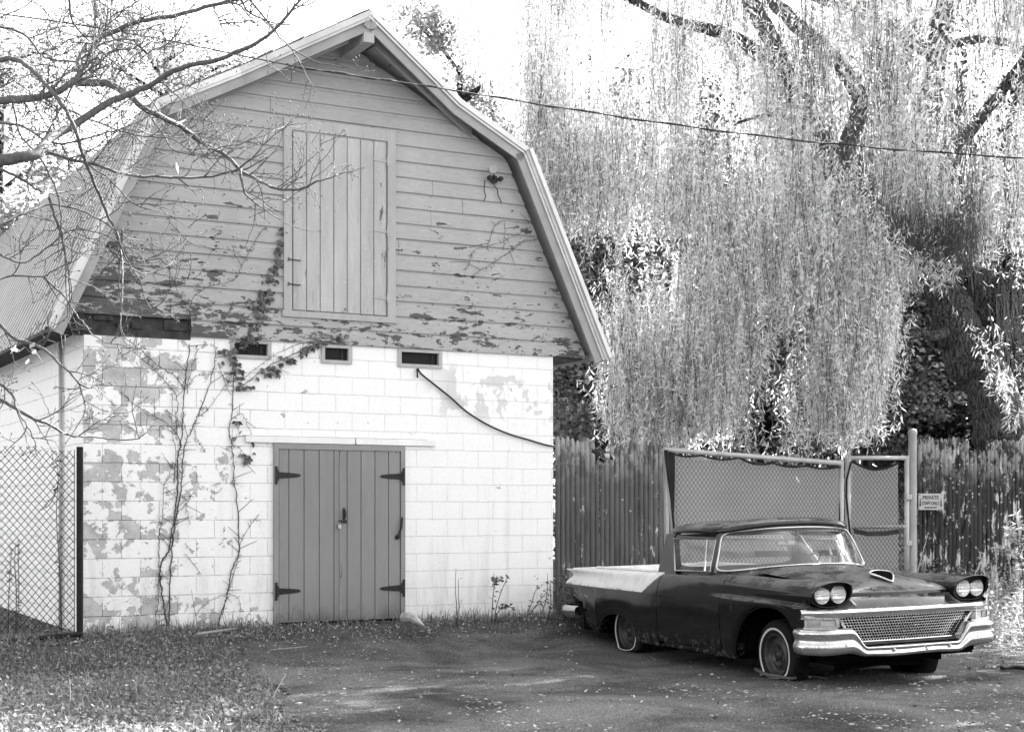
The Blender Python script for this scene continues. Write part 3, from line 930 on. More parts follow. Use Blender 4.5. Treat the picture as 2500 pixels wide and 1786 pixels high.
NJ = len(secs[0])
ia, ib, ic, id_ = [int(np.argmin(abs(gx - v))) for v in (-.456, -.444, .794, .806)]
jbot = NJ - 7
body = MB()
for sg in (-1, 1):
    side_grid(sg, 0, ia + 1, 0, NJ, body); side_grid(sg, id_, len(gx), 0, NJ, body)
    side_grid(sg, ib, ic + 1, 0, 4, body)
    # sill below the door
    for i in range(ia, id_):
        a, b = gx[i], gx[i + 1]
        body.add([(a, sg * .915, .275), (b, sg * .915, .275), (b, sg * .925, .235), (a, sg * .925, .235), (a, sg * .8, .235), (b, sg * .8, .235)], [(0, 1, 2, 3), (3, 2, 5, 4)])
BODY = body.build('body', M_PAINT, CAR, smooth=True)
for sg in (-1, 1):
    d = MB(); 
    Pg = []
    for i in range(ib, ic + 1):
        row = [(gx[i], sg * p[0], max(p[1], .285)) for p in secs[i][3:jbot]]
        row.append((gx[i], sg * (secs[i][jbot][0] - .03), .283)); Pg.append(row)
    d.grid(Pg, flip=(sg < 0))
    n_ = len(Pg[0])
    DOOR = d.build('door', M_PAINT, CAR, smooth=True)
    s2 = MB()      # dark recess behind the shut lines
    for xx in (-.45, .80):
        row = secs[int(np.argmin(abs(gx - xx)))]
        s2.grid([[(xx - .02, sg * (p[0] - .014), p[1]) for p in row[3:jbot]], [(xx + .02, sg * (p[0] - .014), p[1]) for p in row[3:jbot]]])
    s2.box((-.45, min(sg * .80, sg * .9), .25), (.8, max(sg * .80, sg * .9), .30)); s2.build('shut_line', M_UNDER, CAR)

# hood
HX = np.linspace(.85, 2.3, 59)
HZ = np.interp(HX, [.85, .95, 1.2, 1.6, 1.9, 2.05, 2.15, 2.22, 2.262, 2.3], [1.082, 1.078, 1.066, 1.04, 1.012, .982, .945, .905, .862, .83])
HZ = np.convolve(np.pad(HZ, 2, 'edge'), np.array([1, 2, 3, 2, 1]) / 9, 'valid')


def hood_z(x, y):
    zc = np.interp(x, HX, HZ); ze = np.interp(x, [.9, 1.06, 1.5, 2.0, 2.15, 2.25], [1.0, .992, .965, .925, .90, .853])
    wq = np.interp(x, [.95, 1.2, 1.6, 2.25], [.66, .63, .59, .535])
    t = y / wq
    b = .012 * math.exp(-((x - 1.93) / .13) ** 2 - (y / .13) ** 2)
    ajar = .028 * max(0, 1 - (x - 1.0) / .9) * max(0, -t) ** 1.5
    return float(ze + (zc - ze) * (1 - abs(t) ** 2.3) + b + ajar)


h = MB(); Pg = []
for i in range(41):
    row = []
    for j in range(33):
        t = -1 + 2 * j / 32
        xf = 2.262 - .045 * t * t; xr = 1.06 - .20 * abs(t) ** 2.2
        x = xr + (xf - xr) * i / 40
        wq = np.interp(x, [.95, 1.2, 1.6, 2.25], [.655, .628, .588, .535])
        row.append((x, t * wq, hood_z(x, t * wq)))
    Pg.append(row)
Pg.append([(p[0] - .012, p[1], p[2] - .03) for p in Pg[-1]])
h.grid(Pg); HOOD = h.build('hood', M_PAINT, CAR, smooth=True)
# hood scoop: chrome ring round a dark mouth
sc = []
for k in range(28):
    a = 2 * math.pi * k / 28; ca, sa = math.cos(a), math.sin(a)
    x = 1.97 + (.155 * ca if ca > 0 else .06 * ca); y = .115 * sa * (1 - .55 * max(0, ca) ** 1.3)
    sc.append((x, y, hood_z(x, y) + (.030 if ca < 0 else .022 * (1 - ca) ** .6 + .008)))
r_ = MB(); r_.tube(sc + [sc[0]], .011, 8, caps=False); r_.build('scoop_ring', m_chrome('scoop_metal', .5, .5), HOOD, smooth=True)
r_ = MB(); c0 = Vector((1.98, 0, hood_z(1.98, 0) + .034)); r_.add([c0] + [Vector(p) * .97 + c0 * .03 + Vector((0, 0, .004)) for p in sc], [(0, 1 + k, 1 + (k + 1) % 28) for k in range(28)]); r_.build('scoop_mouth', M_UNDER, HOOD)
# cowl panel between hood and windscreen
cw = MB(); cw.grid([[(.52 + .50 * (1 - abs(t) ** 2.6) - .03, t * .84, 1.0 + .065 * (1 - t * t)) for t in np.linspace(-1, 1, 25)], [(1.08 - .18 * abs(t) ** 2.2, t * .70, .985 + .07 * (1 - t * t)) for t in np.linspace(-1, 1, 25)]], flip=True); cw.build('cowl', M_PAINT, CAR, smooth=True)


# nose panel and lamp pods
def oval(t, s_=1.):
    """pod outline: angle to (y, z)"""
    c, s2 = math.cos(t), math.sin(t)
    a, b = .197 * s_, (.119 if s2 > 0 else .112) * s_
    e_ = .86
    return .744 + a * math.copysign(abs(c) ** e_, c), .883 + b * math.copysign(abs(s2) ** e_, s2)


def nose_top(y):
    a = abs(y)
    if a < .55: return .862 - .01 * (a / .55) ** 2
    t = min(1, abs(a - .744) / .197)
    return .883 - .112 * (1 - t ** 2.3) ** (1 / 2.3) + (.0 if a < .744 else -.03 * t ** 3)


def xbar(y):
    a = abs(y)
    return 2.385 - .03 * (a / .7) ** 2 - (max(0, a - .7) / .29) ** 1.7 * .135


npn = MB(); Pg = []
for y in np.linspace(-.965, .965, 78):
    zt = nose_top(y); row = []
    for k in range(7):
        t = k / 6; z = zt + (.745 - zt) * t
        xt = 2.252 - .03 * (y / .6) ** 2 if abs(y) < .55 else 2.215 - .05 * max(0, abs(y) - .75) / .2
        row.append((xt + (xbar(y) - .015 - xt) * t ** .8, y, z))
    Pg.append(row)
npn.grid(Pg, flip=False); npn.build('nose_panel', M_PAINT, CAR, smooth=True)
nb = MB(); nb.box((2.16, -.56, .80), (2.2, .56, .87)); nb.build('nose_gap', M_UNDER, CAR)


def m_lens():
    q = M_('lamp_lens')
    X, Y, Z = q.sep()
    fl = q.math('SINE', q.math('MULTIPLY', Y, 420.)); f2 = q.math('SINE', q.math('MULTIPLY', Z, 170.))
    hh = q.math('ADD', fl, q.math('MULTIPLY', f2, 1.2))
    a = q.bsdf(.95, .10, .4, q.bump(hh, .004, .8), .6)
    return q.done(a)


M_LENS = m_lens()
for sg in (-1, 1):
    pd = MB(); N = 48
    rings = []
    for (s_, xo) in ((1.0, -.16), (1.005, -.02), (1.0, .012), (.955, .02), (.93, .0), (.915, -.05)):
        rr_ = []
        for k in range(N + 1):
            y, z = oval(2 * math.pi * k / N, s_); hoodx = .06 * (z - .883) / .12 + (.02 if z > .95 else 0)
            out = max(0, y - .83) * .22
            rr_.append((2.285 + (xo if xo < -.1 else xo + hoodx) - out, sg * y, z))
        rings.append(rr_)
    pd.grid(rings, flip=(sg > 0))
    POD = pd.build('headlight_pod', M_PAINT, CAR, smooth=True)
    bz = MB(); bz.add([(2.245, sg * .744, .883)] + [(2.24 + .05 * (z - .883) / .12 - max(0, y - .83) * .22, sg * y, z) for y, z in [oval(2 * math.pi * k / N, .93) for k in range(N)]], [(0, 1 + k, 1 + (k + 1) % N) for k in range(N)])
    bz.build('bezel', M_BLACK, POD)
    for yy in (.668, .826):
        l = MB(); cx = 2.262 if yy < .7 else 2.25
        l.lathe([(.072, .0), (.070, .010), (.055, .018), (.03, .023), (.0, .025)], (cx, sg * yy, .885), axis='x', seg=32)
        hl = l.build('headlight', M_LENS, CAR, smooth=True)
        l = MB(); l.lathe([(.079, -.02), (.0805, .004), (.076, .010), (.072, .004), (.070, -.01)], (cx, sg * yy, .885), axis='x', seg=36); l.build('lamp_ring', M_CHROME, hl, smooth=True)

# chrome bar over the grille, running down at both ends
cb = MB(); Pg = []
for y in np.linspace(-1.0, 1.0, 81):
    x = xbar(y); a = abs(y); th = .05 + .012 * max(0, a - .6) / .4
    dn = 0.
    Pg.append([(x - .04, y, .758), (x - .006, y, .760), (x + .012, y, .750), (x + .016, y, .742 - th * .35), (x + .006, y, .742 - th * .55), (x + .01, y, .745 - th), (x - .02, y, .738 - th), (x - .04, y, .74 - th)])
cb.grid(Pg, flip=False); cb.build('grille_bar', M_CHROME2, CAR, smooth=True)
GT, GB = .692, .468


def gw(z): return .585 + (.735 - .585) * ((z - GB) / (GT - GB)) ** .8


hx = MB(); R_ = .0160; dy = R_ * math.sqrt(3); dz = R_ * 1.5; row = 0; z = GB - .01
seen = set()
while z < GT + .02:
    y0 = -.74 + (dy / 2 if row % 2 else 0); y = y0
    while y < .74:
        cs = [(y + R_ * math.sin(math.pi / 3 * k), z + R_ * math.cos(math.pi / 3 * k)) for k in range(6)]
        for k in range(6):
            a, b = cs[k], cs[(k + 1) % 6]; m = ((a[0] + b[0]) / 2, (a[1] + b[1]) / 2)
            key = (round(m[0], 3), round(m[1], 3))
            if key in seen or not (GB < m[1] < GT) or abs(m[0]) > gw(m[1]): continue
            seen.add(key)
            xg = lambda p: 2.345 - .05 * (p[0] / .7) ** 2 - .05 * (GT - p[1]) / .22
            A_, B_ = Vector((xg(a), a[0], a[1])), Vector((xg(b), b[0], b[1]))
            c = (A_ + B_) / 2; ax = (B_ - A_) / 2; ay = Vector((.005, 0, 0)); az = ax.cross(ay).normalized() * .0034
            hx.obox(c, ax, ay, az)
        y += dy
    z += dz; row += 1
hx.build('grille', m_chrome('grille_metal', .2, .85), CAR)
gf = MB(); gf.tube([(2.33, -.72, GT), (2.30, -.55, GB)], .012, 6); gf.tube([(2.33, .72, GT), (2.30, .55, GB)], .012, 6); gf.tube([(2.30, -.55, GB), (2.31, 0, GB - .004), (2.30, .55, GB)], .010, 6); gf.build('grille_frame', M_CHROME2, CAR)
eb = MB(); eb.box((2.12, -.8, .30), (2.22, .8, .76)); eb.box((.9, -.52, .3), (2.1, .52, .84)); eb.box((2.0, -.88, .45), (2.12, .88, .78)); eb.build('radiator', M_UNDER, CAR)
# parking lamps
for sg in (-1, 1):
    A_ = Vector((2.352, sg * .735, 0)); B_ = Vector((2.215, sg * .985, 0)); ax = B_ - A_; L = ax.length; ax.normalize(); nrm = Vector((ax.y, -ax.x, 0)) * (1 if sg > 0 else -1)
    if nrm.x < 0: nrm = -nrm
    def blk(m, u0, u1, z0, z1, d0_, d1_):
        m.obox(A_ + ax * (u0 + u1) / 2 + nrm * (d0_ + d1_) / 2 + Vector((0, 0, (z0 + z1) / 2)), ax * (u1 - u0) / 2, nrm * (d1_ - d0_) / 2, Vector((0, 0, (z1 - z0) / 2)))
    f = MB(); blk(f, 0, L, .675, .705, -.05, .006); blk(f, 0, L + .01, .588, .612, -.05, .010); blk(f, -.01, .02, .612, .675, -.05, .004); blk(f, L - .02, L, .612, .675, -.05, .004); blk(f, 0, L, .60, .69, -.06, -.03)
    pf = f.build('parking_lamp', M_CHROME, CAR, bevel=.004)
    f = MB(); blk(f, .025, .15, .618, .670, -.028, -.008); f.build('lens', simple('lens_plastic', .42, .25, var=.15, nscale=30), pf, bevel=.006)
    f = MB()
    for k in range(6): blk(f, .16, L - .03, .617 + k * .0095, .6215 + k * .0095, -.028, -.004)
    f.build('louvre', M_CHROME, pf)
# front bumper
prof = [(-.07, 1.), (-.02, .995), (.008, .96), (.022, .88), (.024, .78), (.012, .69), (.006, .60), (.008, .50), (.020, .42), (.026, .30), (.020, .14), (-.008, .02), (-.06, -.02)]
path = []
for y in list(np.linspace(-1.0, 1.0, 101)):
    a = abs(y); x = 2.43 - .05 * (a / .8) ** 2 - max(0, (a - .82) / .18) ** 2.2 * .13; path.append((x, y))
path = [(2.10, -1.0), (2.17, -1.01), (2.25, -1.008)] + [p for p in path if abs(p[1]) < .99] + [(2.25, 1.015), (2.15, 1.03), (2.05, 1.03)]
bm_ = MB(); Pg = []
for i, (x, y) in enumerate(path):
    p0 = np.array(path[max(i - 1, 0)]); p1 = np.array(path[min(i + 1, len(path) - 1)]); t = (p1 - p0) / np.linalg.norm(p1 - p0); nr = np.array([t[1], -t[0]])
    a = abs(y); k = np.clip((a - .48) / .15, 0, 1); k = k * k * (3 - 2 * k)
    zt = .440 + (.598 - .440) * k; zo = .345 + (.372 - .34) * k + .006 * math.sin(y * 9)
    dent = .012 * math.exp(-((y - .25) / .06) ** 2)
    row = []
    for (o_, fz) in prof:
        if k < .5: o2 = o_ * .8 + (-.02 if fz > .9 else 0)
        else: o2 = o_
        row.append((x + nr[0] * (o2 - dent), y + nr[1] * o2, zo + (zt - zo) * fz))
    Pg.append(row)
bm_.grid(Pg, flip=True); BUM = bm_.build('front_bumper', M_CHROME, CAR, smooth=True)
ap = MB(); ap.grid([[(2.31, y, .468), (2.40, y, .452)] for y in np.linspace(-.52, .52, 9)], flip=False); ap.build('gravel_pan', simple('dusty_pan', .06, .8, var=.4), CAR)
for yy, zz in ((-.93, .45), (-.70, .46), (-.22, .40), (.12, .39), (.38, .40), (.70, .46), (.93, .45)):
    a = abs(yy); x = 2.43 - .05 * (a / .8) ** 2 - max(0, (a - .82) / .18) ** 2.2 * .13
    l = MB(); l.lathe([(.013, .01), (.012, .022), (.006, .03), (0, .031)], (x, yy, zz), axis='x', seg=12); l.build('bumper_bolt', M_CHROME, BUM, smooth=True)
# rear bumper
bm_ = MB(); Pg = []; path = [(-2.45, -.93), (-2.6, -.955), (-2.75, -.95), (-2.85, -.90)] + [(-2.9, y) for y in np.linspace(-.8, .8, 9)] + [(-2.85, .9), (-2.75, .95), (-2.6, .955), (-2.45, .93)]
for x, y in path:
    Pg.append([(x * .99, y * .97, .52), (x, y * 1., .505), (x * 1.006, y * 1.01, .46), (x * 1.003, y, .41), (x * .99, y * .97, .385)])
bm_.grid(Pg); bm_.build('rear_bumper', M_CHROME, CAR, smooth=True)


# wheels
def m_tyre():
    q = M_('tyre_rubber')
    c = q.ramp(q.noise(7, 6, .7), .35, .7, .007, .022)
    return q.done(q.bsdf(c, .85, 0, q.bump(q.noise(60, 3), .003, .5), .1))


M_TYRE = m_tyre(); M_WW = simple('whitewall', .48, .7, var=.1); M_RIM = simple('steel_rim', .045, .42, .3, var=.5, nscale=15)
for wx in (1.475, -1.475):
    for sg in (-1, 1):
        zc = .30 if sg < 0 else .285; yc = sg * (.715 if wx > 0 else .70); gl = .065 - .0156 * sg * .8 / .8 + (.0 if sg < 0 else -.0)
        gl = .065 + .017 * (1 if sg < 0 else -1)

        def deform(p):
            x, y, z = p
            low = max(0, gl + .07 - z)
            oy = (y - yc)
            if z < gl + .10: z = gl + .10 - .104 * (1 - math.exp(-(gl + .10 - z) / .072))
            f = 1 + 3.2 * low * (1 if abs(oy) > .02 else 0)
            return (wx + (x - wx) * (1 + low * .7), yc + oy * f, z)
        w = MB(); w.lathe([(.185, .072), (.205, .088), (.232, .097), (.262, .098), (.29, .088), (.308, .074), (.314, .055), (.318, .02), (.318, -.02), (.314, -.055), (.308, -.074), (.29, -.088), (.262, -.098), (.205, -.088), (.185, -.072)], (wx, yc, zc), seg=72)
        w.v = [deform(p) for p in w.v]
        W = thing_part = w.build('tyre', M_TYRE, CAR, smooth=True)
        w = MB()
        for k in range(72):
            a = 2 * math.pi * k / 72
            for yy in (-.045, -.015, .015, .045):
                an = a + (.02 if yy in (-.015, .045) else 0); c = Vector((wx + .319 * math.cos(an), yc + yy, zc + .319 * math.sin(an)))
                if c.z < gl + .01: continue
                t = Vector((-math.sin(an), 0, math.cos(an))); w.obox(c, t * .009, Vector((0, .012, 0)), Vector((math.cos(an), 0, math.sin(an))) * .003)
        w.build('tread', M_TYRE, W)
        w = MB(); w.lathe([(.228, sg * .0975), (.234, sg * .1005), (.243, sg * .101), (.249, sg * .0995)], (wx, yc, zc), seg=72); w.v = [deform(p) for p in w.v]; w.build('whitewall', M_WW, W, smooth=True)
        w = MB(); w.lathe([(.190, sg * .07), (.193, sg * .082), (.184, sg * .084), (.176, sg * .07), (.165, sg * .045), (.150, sg * .03), (.135, sg * .04), (.105, sg * .062), (.095, sg * .062), (.08, sg * .045), (.05, sg * .042), (.042, sg * .048), (.04, sg * .07), (.0, sg * .074)], (wx, yc, zc), seg=48)
        RIM = w.build('rim', M_RIM, CAR, smooth=True)
        for k in range(5):
            w = MB(); a = 2 * math.pi * k / 5 + .3; w.lathe([(.014, sg * .046), (.013, sg * .058), (0, sg * .06)], (wx + .062 * math.cos(a), yc, zc + .062 * math.sin(a)), seg=6); w.build('lug_nut', M_IRON, RIM)
ub = MB(); ub.box((-2.55, -.78, .24), (-1.95, .78, .5)); ub.box((-.95, -.84, .22), (.98, .84, .30)); ub.box((-1.95, -.58, .26), (-.95, .58, .55)); ub.box((1.0, -.5, .26), (2.1, .5, .5)); ub.box((2.05, -.75, .33), (2.3, .75, .40))
for sg in (-1, 1):
    ub.box((.98, min(sg * .5, sg * .55), .24), (2.1, max(sg * .5, sg * .55), .8)); ub.box((.99, min(sg * .55, sg * .9), .30), (1.02, max(sg * .55, sg * .9), .9)); ub.box((2.03, min(sg * .55, sg * .86), .42), (2.06, max(sg * .55, sg * .86), .8)); ub.box((1.0, min(sg * .55, sg * .9), .78), (2.06, max(sg * .55, sg * .9), .8))
ub.tube([(1.9, -.45, .2), (1.95, 0, .23), (1.9, .45, .2)], .03, 8)
ub.build('underbody', M_UNDER, CAR)

# bed
bd = MB()
for sg in (-1, 1):
    bd.grid([[(x, sg * np.interp(x, XK, KA[:, 0, 0]), np.interp(x, XK, KA[:, 0, 1]) + .002), (x, sg * (np.interp(x, XK, KA[:, 0, 0]) - .03), np.interp(x, XK, KA[:, 0, 1]) - .004), (x, sg * (np.interp(x, XK, KA[:, 0, 0]) - .035), .62)] for x in np.linspace(-2.72, -.52, 12)], flip=(sg > 0))
    rl = [(x, sg * (np.interp(x, XK, KA[:, 0, 0]) - .01), np.interp(x, XK, KA[:, 0, 1]) + .014) for x in np.linspace(-2.3, -.55, 9)]
    rl = [(-2.42, sg * .66, .952)] + rl; bd.tube(rl, .014, 8)
bd.box((-2.7, -.70, .60), (-.5, .70, .62)); bd.build('bed', M_WPAINT, CAR, smooth=False)
tg = MB(); Pg = [[(x, y, z) for x, z in ((-2.64, .62), (-2.66, .93), (-2.68, .945), (-2.80, .935), (-2.79, .86), (-2.82, .745), (-2.72, .60), (-2.55, .40))] for y in np.linspace(-.84, .84, 9)]
tg.grid(Pg, flip=True); tg.build('tailgate', M_PAINT, CAR, smooth=True)
for sg in (-1, 1):
    l = MB(); l.lathe([(.0, -.09), (.06, -.075), (.085, -.04), (.09, .0), (.095, .04)], (-2.72, sg * .75, .66), axis='x', seg=24); l.build('tail_light', simple('tail_lens', .08, .25), CAR, smooth=True)

# cab
rf = MB(); Pg = []
N = 96


def zedge(x, y):
    k = np.clip((x + .15) / .6, 0, 1); k = k * k * (3 - 2 * k)
    return .078 * (1 - min(1, abs(y) / .76) ** 2.6) * k


for s_, z in ((.965, 1.378), (1.0, 1.380), (1.010, 1.388), (1.012, 1.408), (.992, 1.430), (.95, 1.446), (.86, 1.466), (.7, 1.483), (.5, 1.495), (.25, 1.502), (.0, 1.504)):
    row = []
    for k in range(N + 1):
        t = 2 * math.pi * k / N; c, s2 = math.cos(t), math.sin(t)
        ex = .42; x = -.03 + (.66 if c > 0 else .655) * s_ * math.copysign(abs(c) ** ex, c) * (1 - (.0 if c < 0 else .14 * abs(s2) ** 6)); y = .765 * s_ * math.copysign(abs(s2) ** ex, s2)
        row.append((x, y, z + zedge(x, y) * max(0, (s_ - .3) / .7) * 1. - .010 * (x / .6) ** 2 * (1 if x > 0 else .6)))
    Pg.append(row)
rf.grid(Pg, flip=True); ROOF = rf.build('roof', M_PAINT, CAR, smooth=True)
hl = MB(); hl.box((-.55, -.66, 1.385), (.35, .66, 1.39)); hl.build('headliner', M_LINING, CAR)
US = np.linspace(-1, 1, 41)


def ws(u, v):
    """windscreen surface, u across and v from base to top"""
    a = abs(u)
    b = Vector((.53 + .44 * (1 - a ** 2.4), u * .872, 1.016 + .066 * (1 - a ** 2.2)))
    t = Vector((.43 + .165 * (1 - a ** 3), u * .73, 1.392 + .045 * (1 - a ** 2.6)))
    p = b.lerp(t, v); p.x += .02 * math.sin(v * math.pi)
    return p


g_ = MB(); g_.grid([[ws(u, v) for v in np.linspace(0, 1, 9)] for u in US], flip=False); g_.build('windscreen', M_GLASS, CAR, smooth=True)
g_ = MB(); g_.tube([ws(u, 0) + Vector((.004, 0, -.002)) for u in US[2:-2]], .009, 8); g_.tube([ws(u, 1) + Vector((.024, 0, -.010)) for u in US[3:-3]], .013, 8)
g_.tube([ws(max(-1, min(1, math.copysign(abs(math.cos(t)) ** .13, math.cos(t)))), .5 + .5 * math.copysign(abs(math.sin(t)) ** .28, math.sin(t))) + Vector((.016, 0, -.006)) for t in np.linspace(0, 2 * math.pi, 121)], .008, 8, caps=False)
for sg in (): g_.tube([ws(sg * .985, 0)] + [ws(sg * .99, v) + Vector((.006, 0, 0)) for v in np.linspace(0.05, .95, 8)] + [ws(sg * .97, 1) + Vector((.02, 0, -.01))], .010, 8)
g_.build('windscreen_trim', M_CHROME, CAR, smooth=True)
for sg in (-1, 1):
    p_ = MB()
    lo, hi = ws(sg, 0), ws(sg, 1)
    p_.prism([lo + Vector((-.07, sg * .0, -.02)), lo + Vector((.0, sg * .0, -.02)), hi + Vector((.01, 0, .0)), hi + Vector((-.06, 0, .0))], (0, -sg * .03, 0)); p_.build('windscreen_pillar', M_PAINT, CAR)
    p_ = MB()
    p_.prism([(-.60, sg * .870, .95), (-.20, sg * .878, .965), (-.215, sg * .862, 1.01), (-.455, sg * .750, 1.33), (-.43, sg * .735, 1.375), (-.65, sg * .725, 1.365)], (0, -sg * .06, 0)); p_.build('rear_pillar', M_PAINT, CAR)
    p_ = MB(); p_.prism([(-.50, sg * .745, 1.322), (.42, sg * .735, 1.330), (.44, sg * .72, 1.362), (-.50, sg * .73, 1.362)], (0, -sg * .04, 0))
    p_.build('window_header', M_PAINT, CAR)
    # side window trim, divider and glass
    wl = [Vector((-.22, sg * .872, 1.005)), Vector((-.435, sg * .762, 1.318)), Vector((.39, sg * .750, 1.323)), Vector((.46, sg * .868, 1.02))]
    t_ = MB(); t_.tube(wl + [wl[0]], .007, 6); dv0 = wl[0].lerp(wl[3], .84); dv1 = wl[1].lerp(wl[2], .80); t_.tube([dv0, dv1], .009, 6); wt = t_.build('window_trim', M_CHROME2, CAR)
    t_ = MB(); t_.add([p + Vector((0, -sg * .004, 0)) for p in wl], [(0, 1, 2, 3)]); t_.build('side_glass', M_GLASS2, CAR)
# rear panel with a wide window
rp = MB(); N = 48; inn, out = [], []
for k in range(N):
    t = 2 * math.pi * k / N; c, s2 = math.cos(t), math.sin(t)
    y = .685 * math.copysign(abs(c) ** .3, c); z = 1.175 + .155 * math.copysign(abs(s2) ** .35, s2)
    inn.append((-.48, y, z)); yo = .745 * math.copysign(abs(c) ** .2, c); zo = 1.15 + .21 * math.copysign(abs(s2) ** .2, s2); out.append((-.50, yo * (1.06 if zo < 1.1 else 1), zo))
rp.add(inn + out, [(k, (k + 1) % N, N + (k + 1) % N, N + k) for k in range(N)]); rp.build('rear_window_frame', M_LINING, CAR)
rp = MB(); rp.add(inn, [tuple(range(N))]); rp.build('rear_window', M_GLASS2, CAR)
st = MB(); st.box((-.40, -.70, .55), (-.24, .70, .93)); st.box((-.24, -.70, .50), (.25, .70, .66)); st.build('seat', simple('seat_vinyl', .10, .6), CAR, bevel=.05)
st = MB(); st.prism([(.55, -.80, .90), (.55, -.80, .985), (.70, -.80, 1.0), (.95, -.80, 1.0), (.95, -.80, .90)], (0, 1.60, 0)); st.build('dashboard', simple('dash_paint', .05, .5), CAR, bevel=.02)
st = MB(); st.box((-.5, -.84, .60), (.6, .84, .61)); st.box((-.52, -.83, .6), (-.5, .83, .965)); st.box((-.5, -.86, .6), (.55, -.83, .965)); st.box((-.5, .83, .6), (.55, .86, .965)); st.build('cabin_lining', M_LINING, CAR)
# steering wheel and mirror
wc = Vector((.42, .36, 1.02)); ax = Vector((-.80, 0, .60)).normalized(); e1 = Vector((0, 1, 0)); e2 = ax.cross(e1)
s_ = MB(); pts = [wc + (e1 * math.cos(2 * math.pi * k / 32) + e2 * math.sin(2 * math.pi * k / 32)) * .195 for k in range(33)]; s_.tube(pts, .012, 8, caps=False)
s_.tube([wc + e1 * .19 - ax * .0, wc - ax * .03, wc - e1 * .19], .009, 6); s_.tube([wc - ax * .03, wc - ax * .30], .02, 8); s_.tube([wc - ax * .03, wc - e2 * .19], .009, 6); s_.build('steering_wheel', M_BLACK, CAR, smooth=True)
s_ = MB(); s_.box((.46, -.12, 1.245), (.485, .09, 1.295)); mi = s_.build('rear_view_mirror', simple('mirror_back', .35, .3, .5), CAR, bevel=.012)
s_ = MB(); s_.tube([(.49, -.01, 1.27), (.53, -.01, 1.35)], .007, 6); s_.build('mirror_stem', M_CHROME, mi)
# wiper and a small bracket on the cowl
s_ = MB(); s_.tube([(.80, -.62, 1.02), (.93, -.40, 1.035), (.99, -.12, 1.05)], .005, 5); s_.lathe([(.016, 0), (.016, .02), (0, .025)], (.80, -.62, 1.005), axis='z', seg=8); s_.build('wiper', M_CHROME2, CAR)
# badge V and loose trim
s_ = MB(); s_.tube([(-2.18, -.937, .66), (-2.12, -.942, .645), (-2.06, -.945, .66)], .004, 5); s_.build('badge', M_CHROME2, CAR)
s_ = MB(); s_.tube([(2.27, -.56, .85), (2.30, -.53, .80), (2.32, -.50, .765)], [.004, .009, .003], 6); s_.build('loose_trim', M_WPAINT, CAR)

# ------------------------------------------------------------------ fences and gates
def m_picket(name, dark, base, lich, lt):
    q = M_(name)
    X, Y, Z = q.sep()
    v = q.mapv((1, 1, .30)); n1 = q.noise(11, 8, .7, v, .2)
    big = q.noise(1.6, 4, .6, q.mapv((1, 1, .5)))
    c = q.ramp(q.noise(5, 5, .7, v), .3, .7, base * .75, base * 1.2)
    pe = q.ramp(q.math('ADD', n1, q.ramp(big, .3, .7, -.06, .06)), lt, lt + .012)
    c = q.mix(pe, c, .55)
    dk = q.ramp(q.noise(16, 6, .7, q.mapv((1, 1, .12))), .54, .62, 0, dark)
    c = q.mix(dk, c, .012)
    vo = q.n('TexVoronoi', {'Vector': q.mapv((1, 1, 1)), 'Scale': 21.}).outputs
    sel = q.math('GREATER_THAN', q.sep(vo['Color'])[0], 1 - lich)
    sp = q.math('MULTIPLY', q.ramp(q.math('ADD', vo['Distance'], q.ramp(q.noise(40, 3), .3, .7, -.1, .1)), .36, .28), sel)
    c = q.mix(sp, c, .42)
    tp = q.math('MULTIPLY', q.ramp(q.noise(9, 7, .7, q.mapv((1, 1, .5), (4, 0, 0))), .46, .54), q.ramp(Z, 1.78, 2.25, 0, .7))
    c = q.mix(tp, c, .42)
    return q.done(q.bsdf(c, .88, 0, q.bump(q.math('ADD', n1, tp), .006, .8), .08))


M_PICKL = m_picket('picket_paint', .3, .12, .02, .63)
M_PICKR = m_picket('picket_lichen', .92, .055, .16, .56)


def pickets(x0, y0, x1, y1, zt0, zt1, pw, mat, name, label, gap=None, seed=1, plain=None):
    rr = random.Random(seed)
    L = math.hypot(x1 - x0, y1 - y0); n = int(L / pw); ux, uy = (x1 - x0) / L, (y1 - y0) / L; nx, ny = uy, -ux
    root = thing(name, (x0, y0, .1), label, 'fence', off=(x0, y0, .1))
    mb = MB()
    for i in range(n):
        t = (i + .5) / n; zt = zt0 + (zt1 - zt0) * t + rr.uniform(-.025, .02)
        if gap: zt += gap(t, rr)
        cx, cy = x0 + ux * L * t, y0 + uy * L * t; r_ = pw * .5 + (.0015 if rr.random() < .93 else -.002); sl = rr.uniform(-.0015, .0015); dep = rr.uniform(-.006, .006)
        prof = [(-1, 0), (-.85, .5), (-.45, .85), (0, 1), (.45, .85), (.85, .5), (1, 0)]
        def ring(z, k, sh=0): return [(cx + ux * (a * r_ * k + sh) + nx * (b * r_ * k * 1. + dep), cy + uy * (a * r_ * k + sh) + ny * (b * r_ * k * 1. + dep), z) for a, b in prof]
        rg = [ring(.0, 1), ring(.8, 1, sl * .3), ring(1.6, 1, sl * .7), ring(zt - .07, 1, sl), ring(zt - .045, .9, sl), ring(zt - .02, .68, sl), ring(zt, .36, sl)]
        mb.grid(rg, flip=True); mb.add(ring(zt, .36, sl), [tuple(range(7))])
    o = mb.build('pickets', mat, root, smooth=True)
    for zz in (.55, 1.35, 2.05):
        m = MB(); m.obox(((x0 + x1) / 2 - nx * .03, (y0 + y1) / 2 - ny * .03, zz), (ux * L / 2, uy * L / 2, 0), (nx * .022, ny * .022, 0), (0, 0, .04)); m.build('rail', M_DARKWOOD, root)
    return root


def at(px_, Y): return ((px_ - 1250) * Y / FPX)


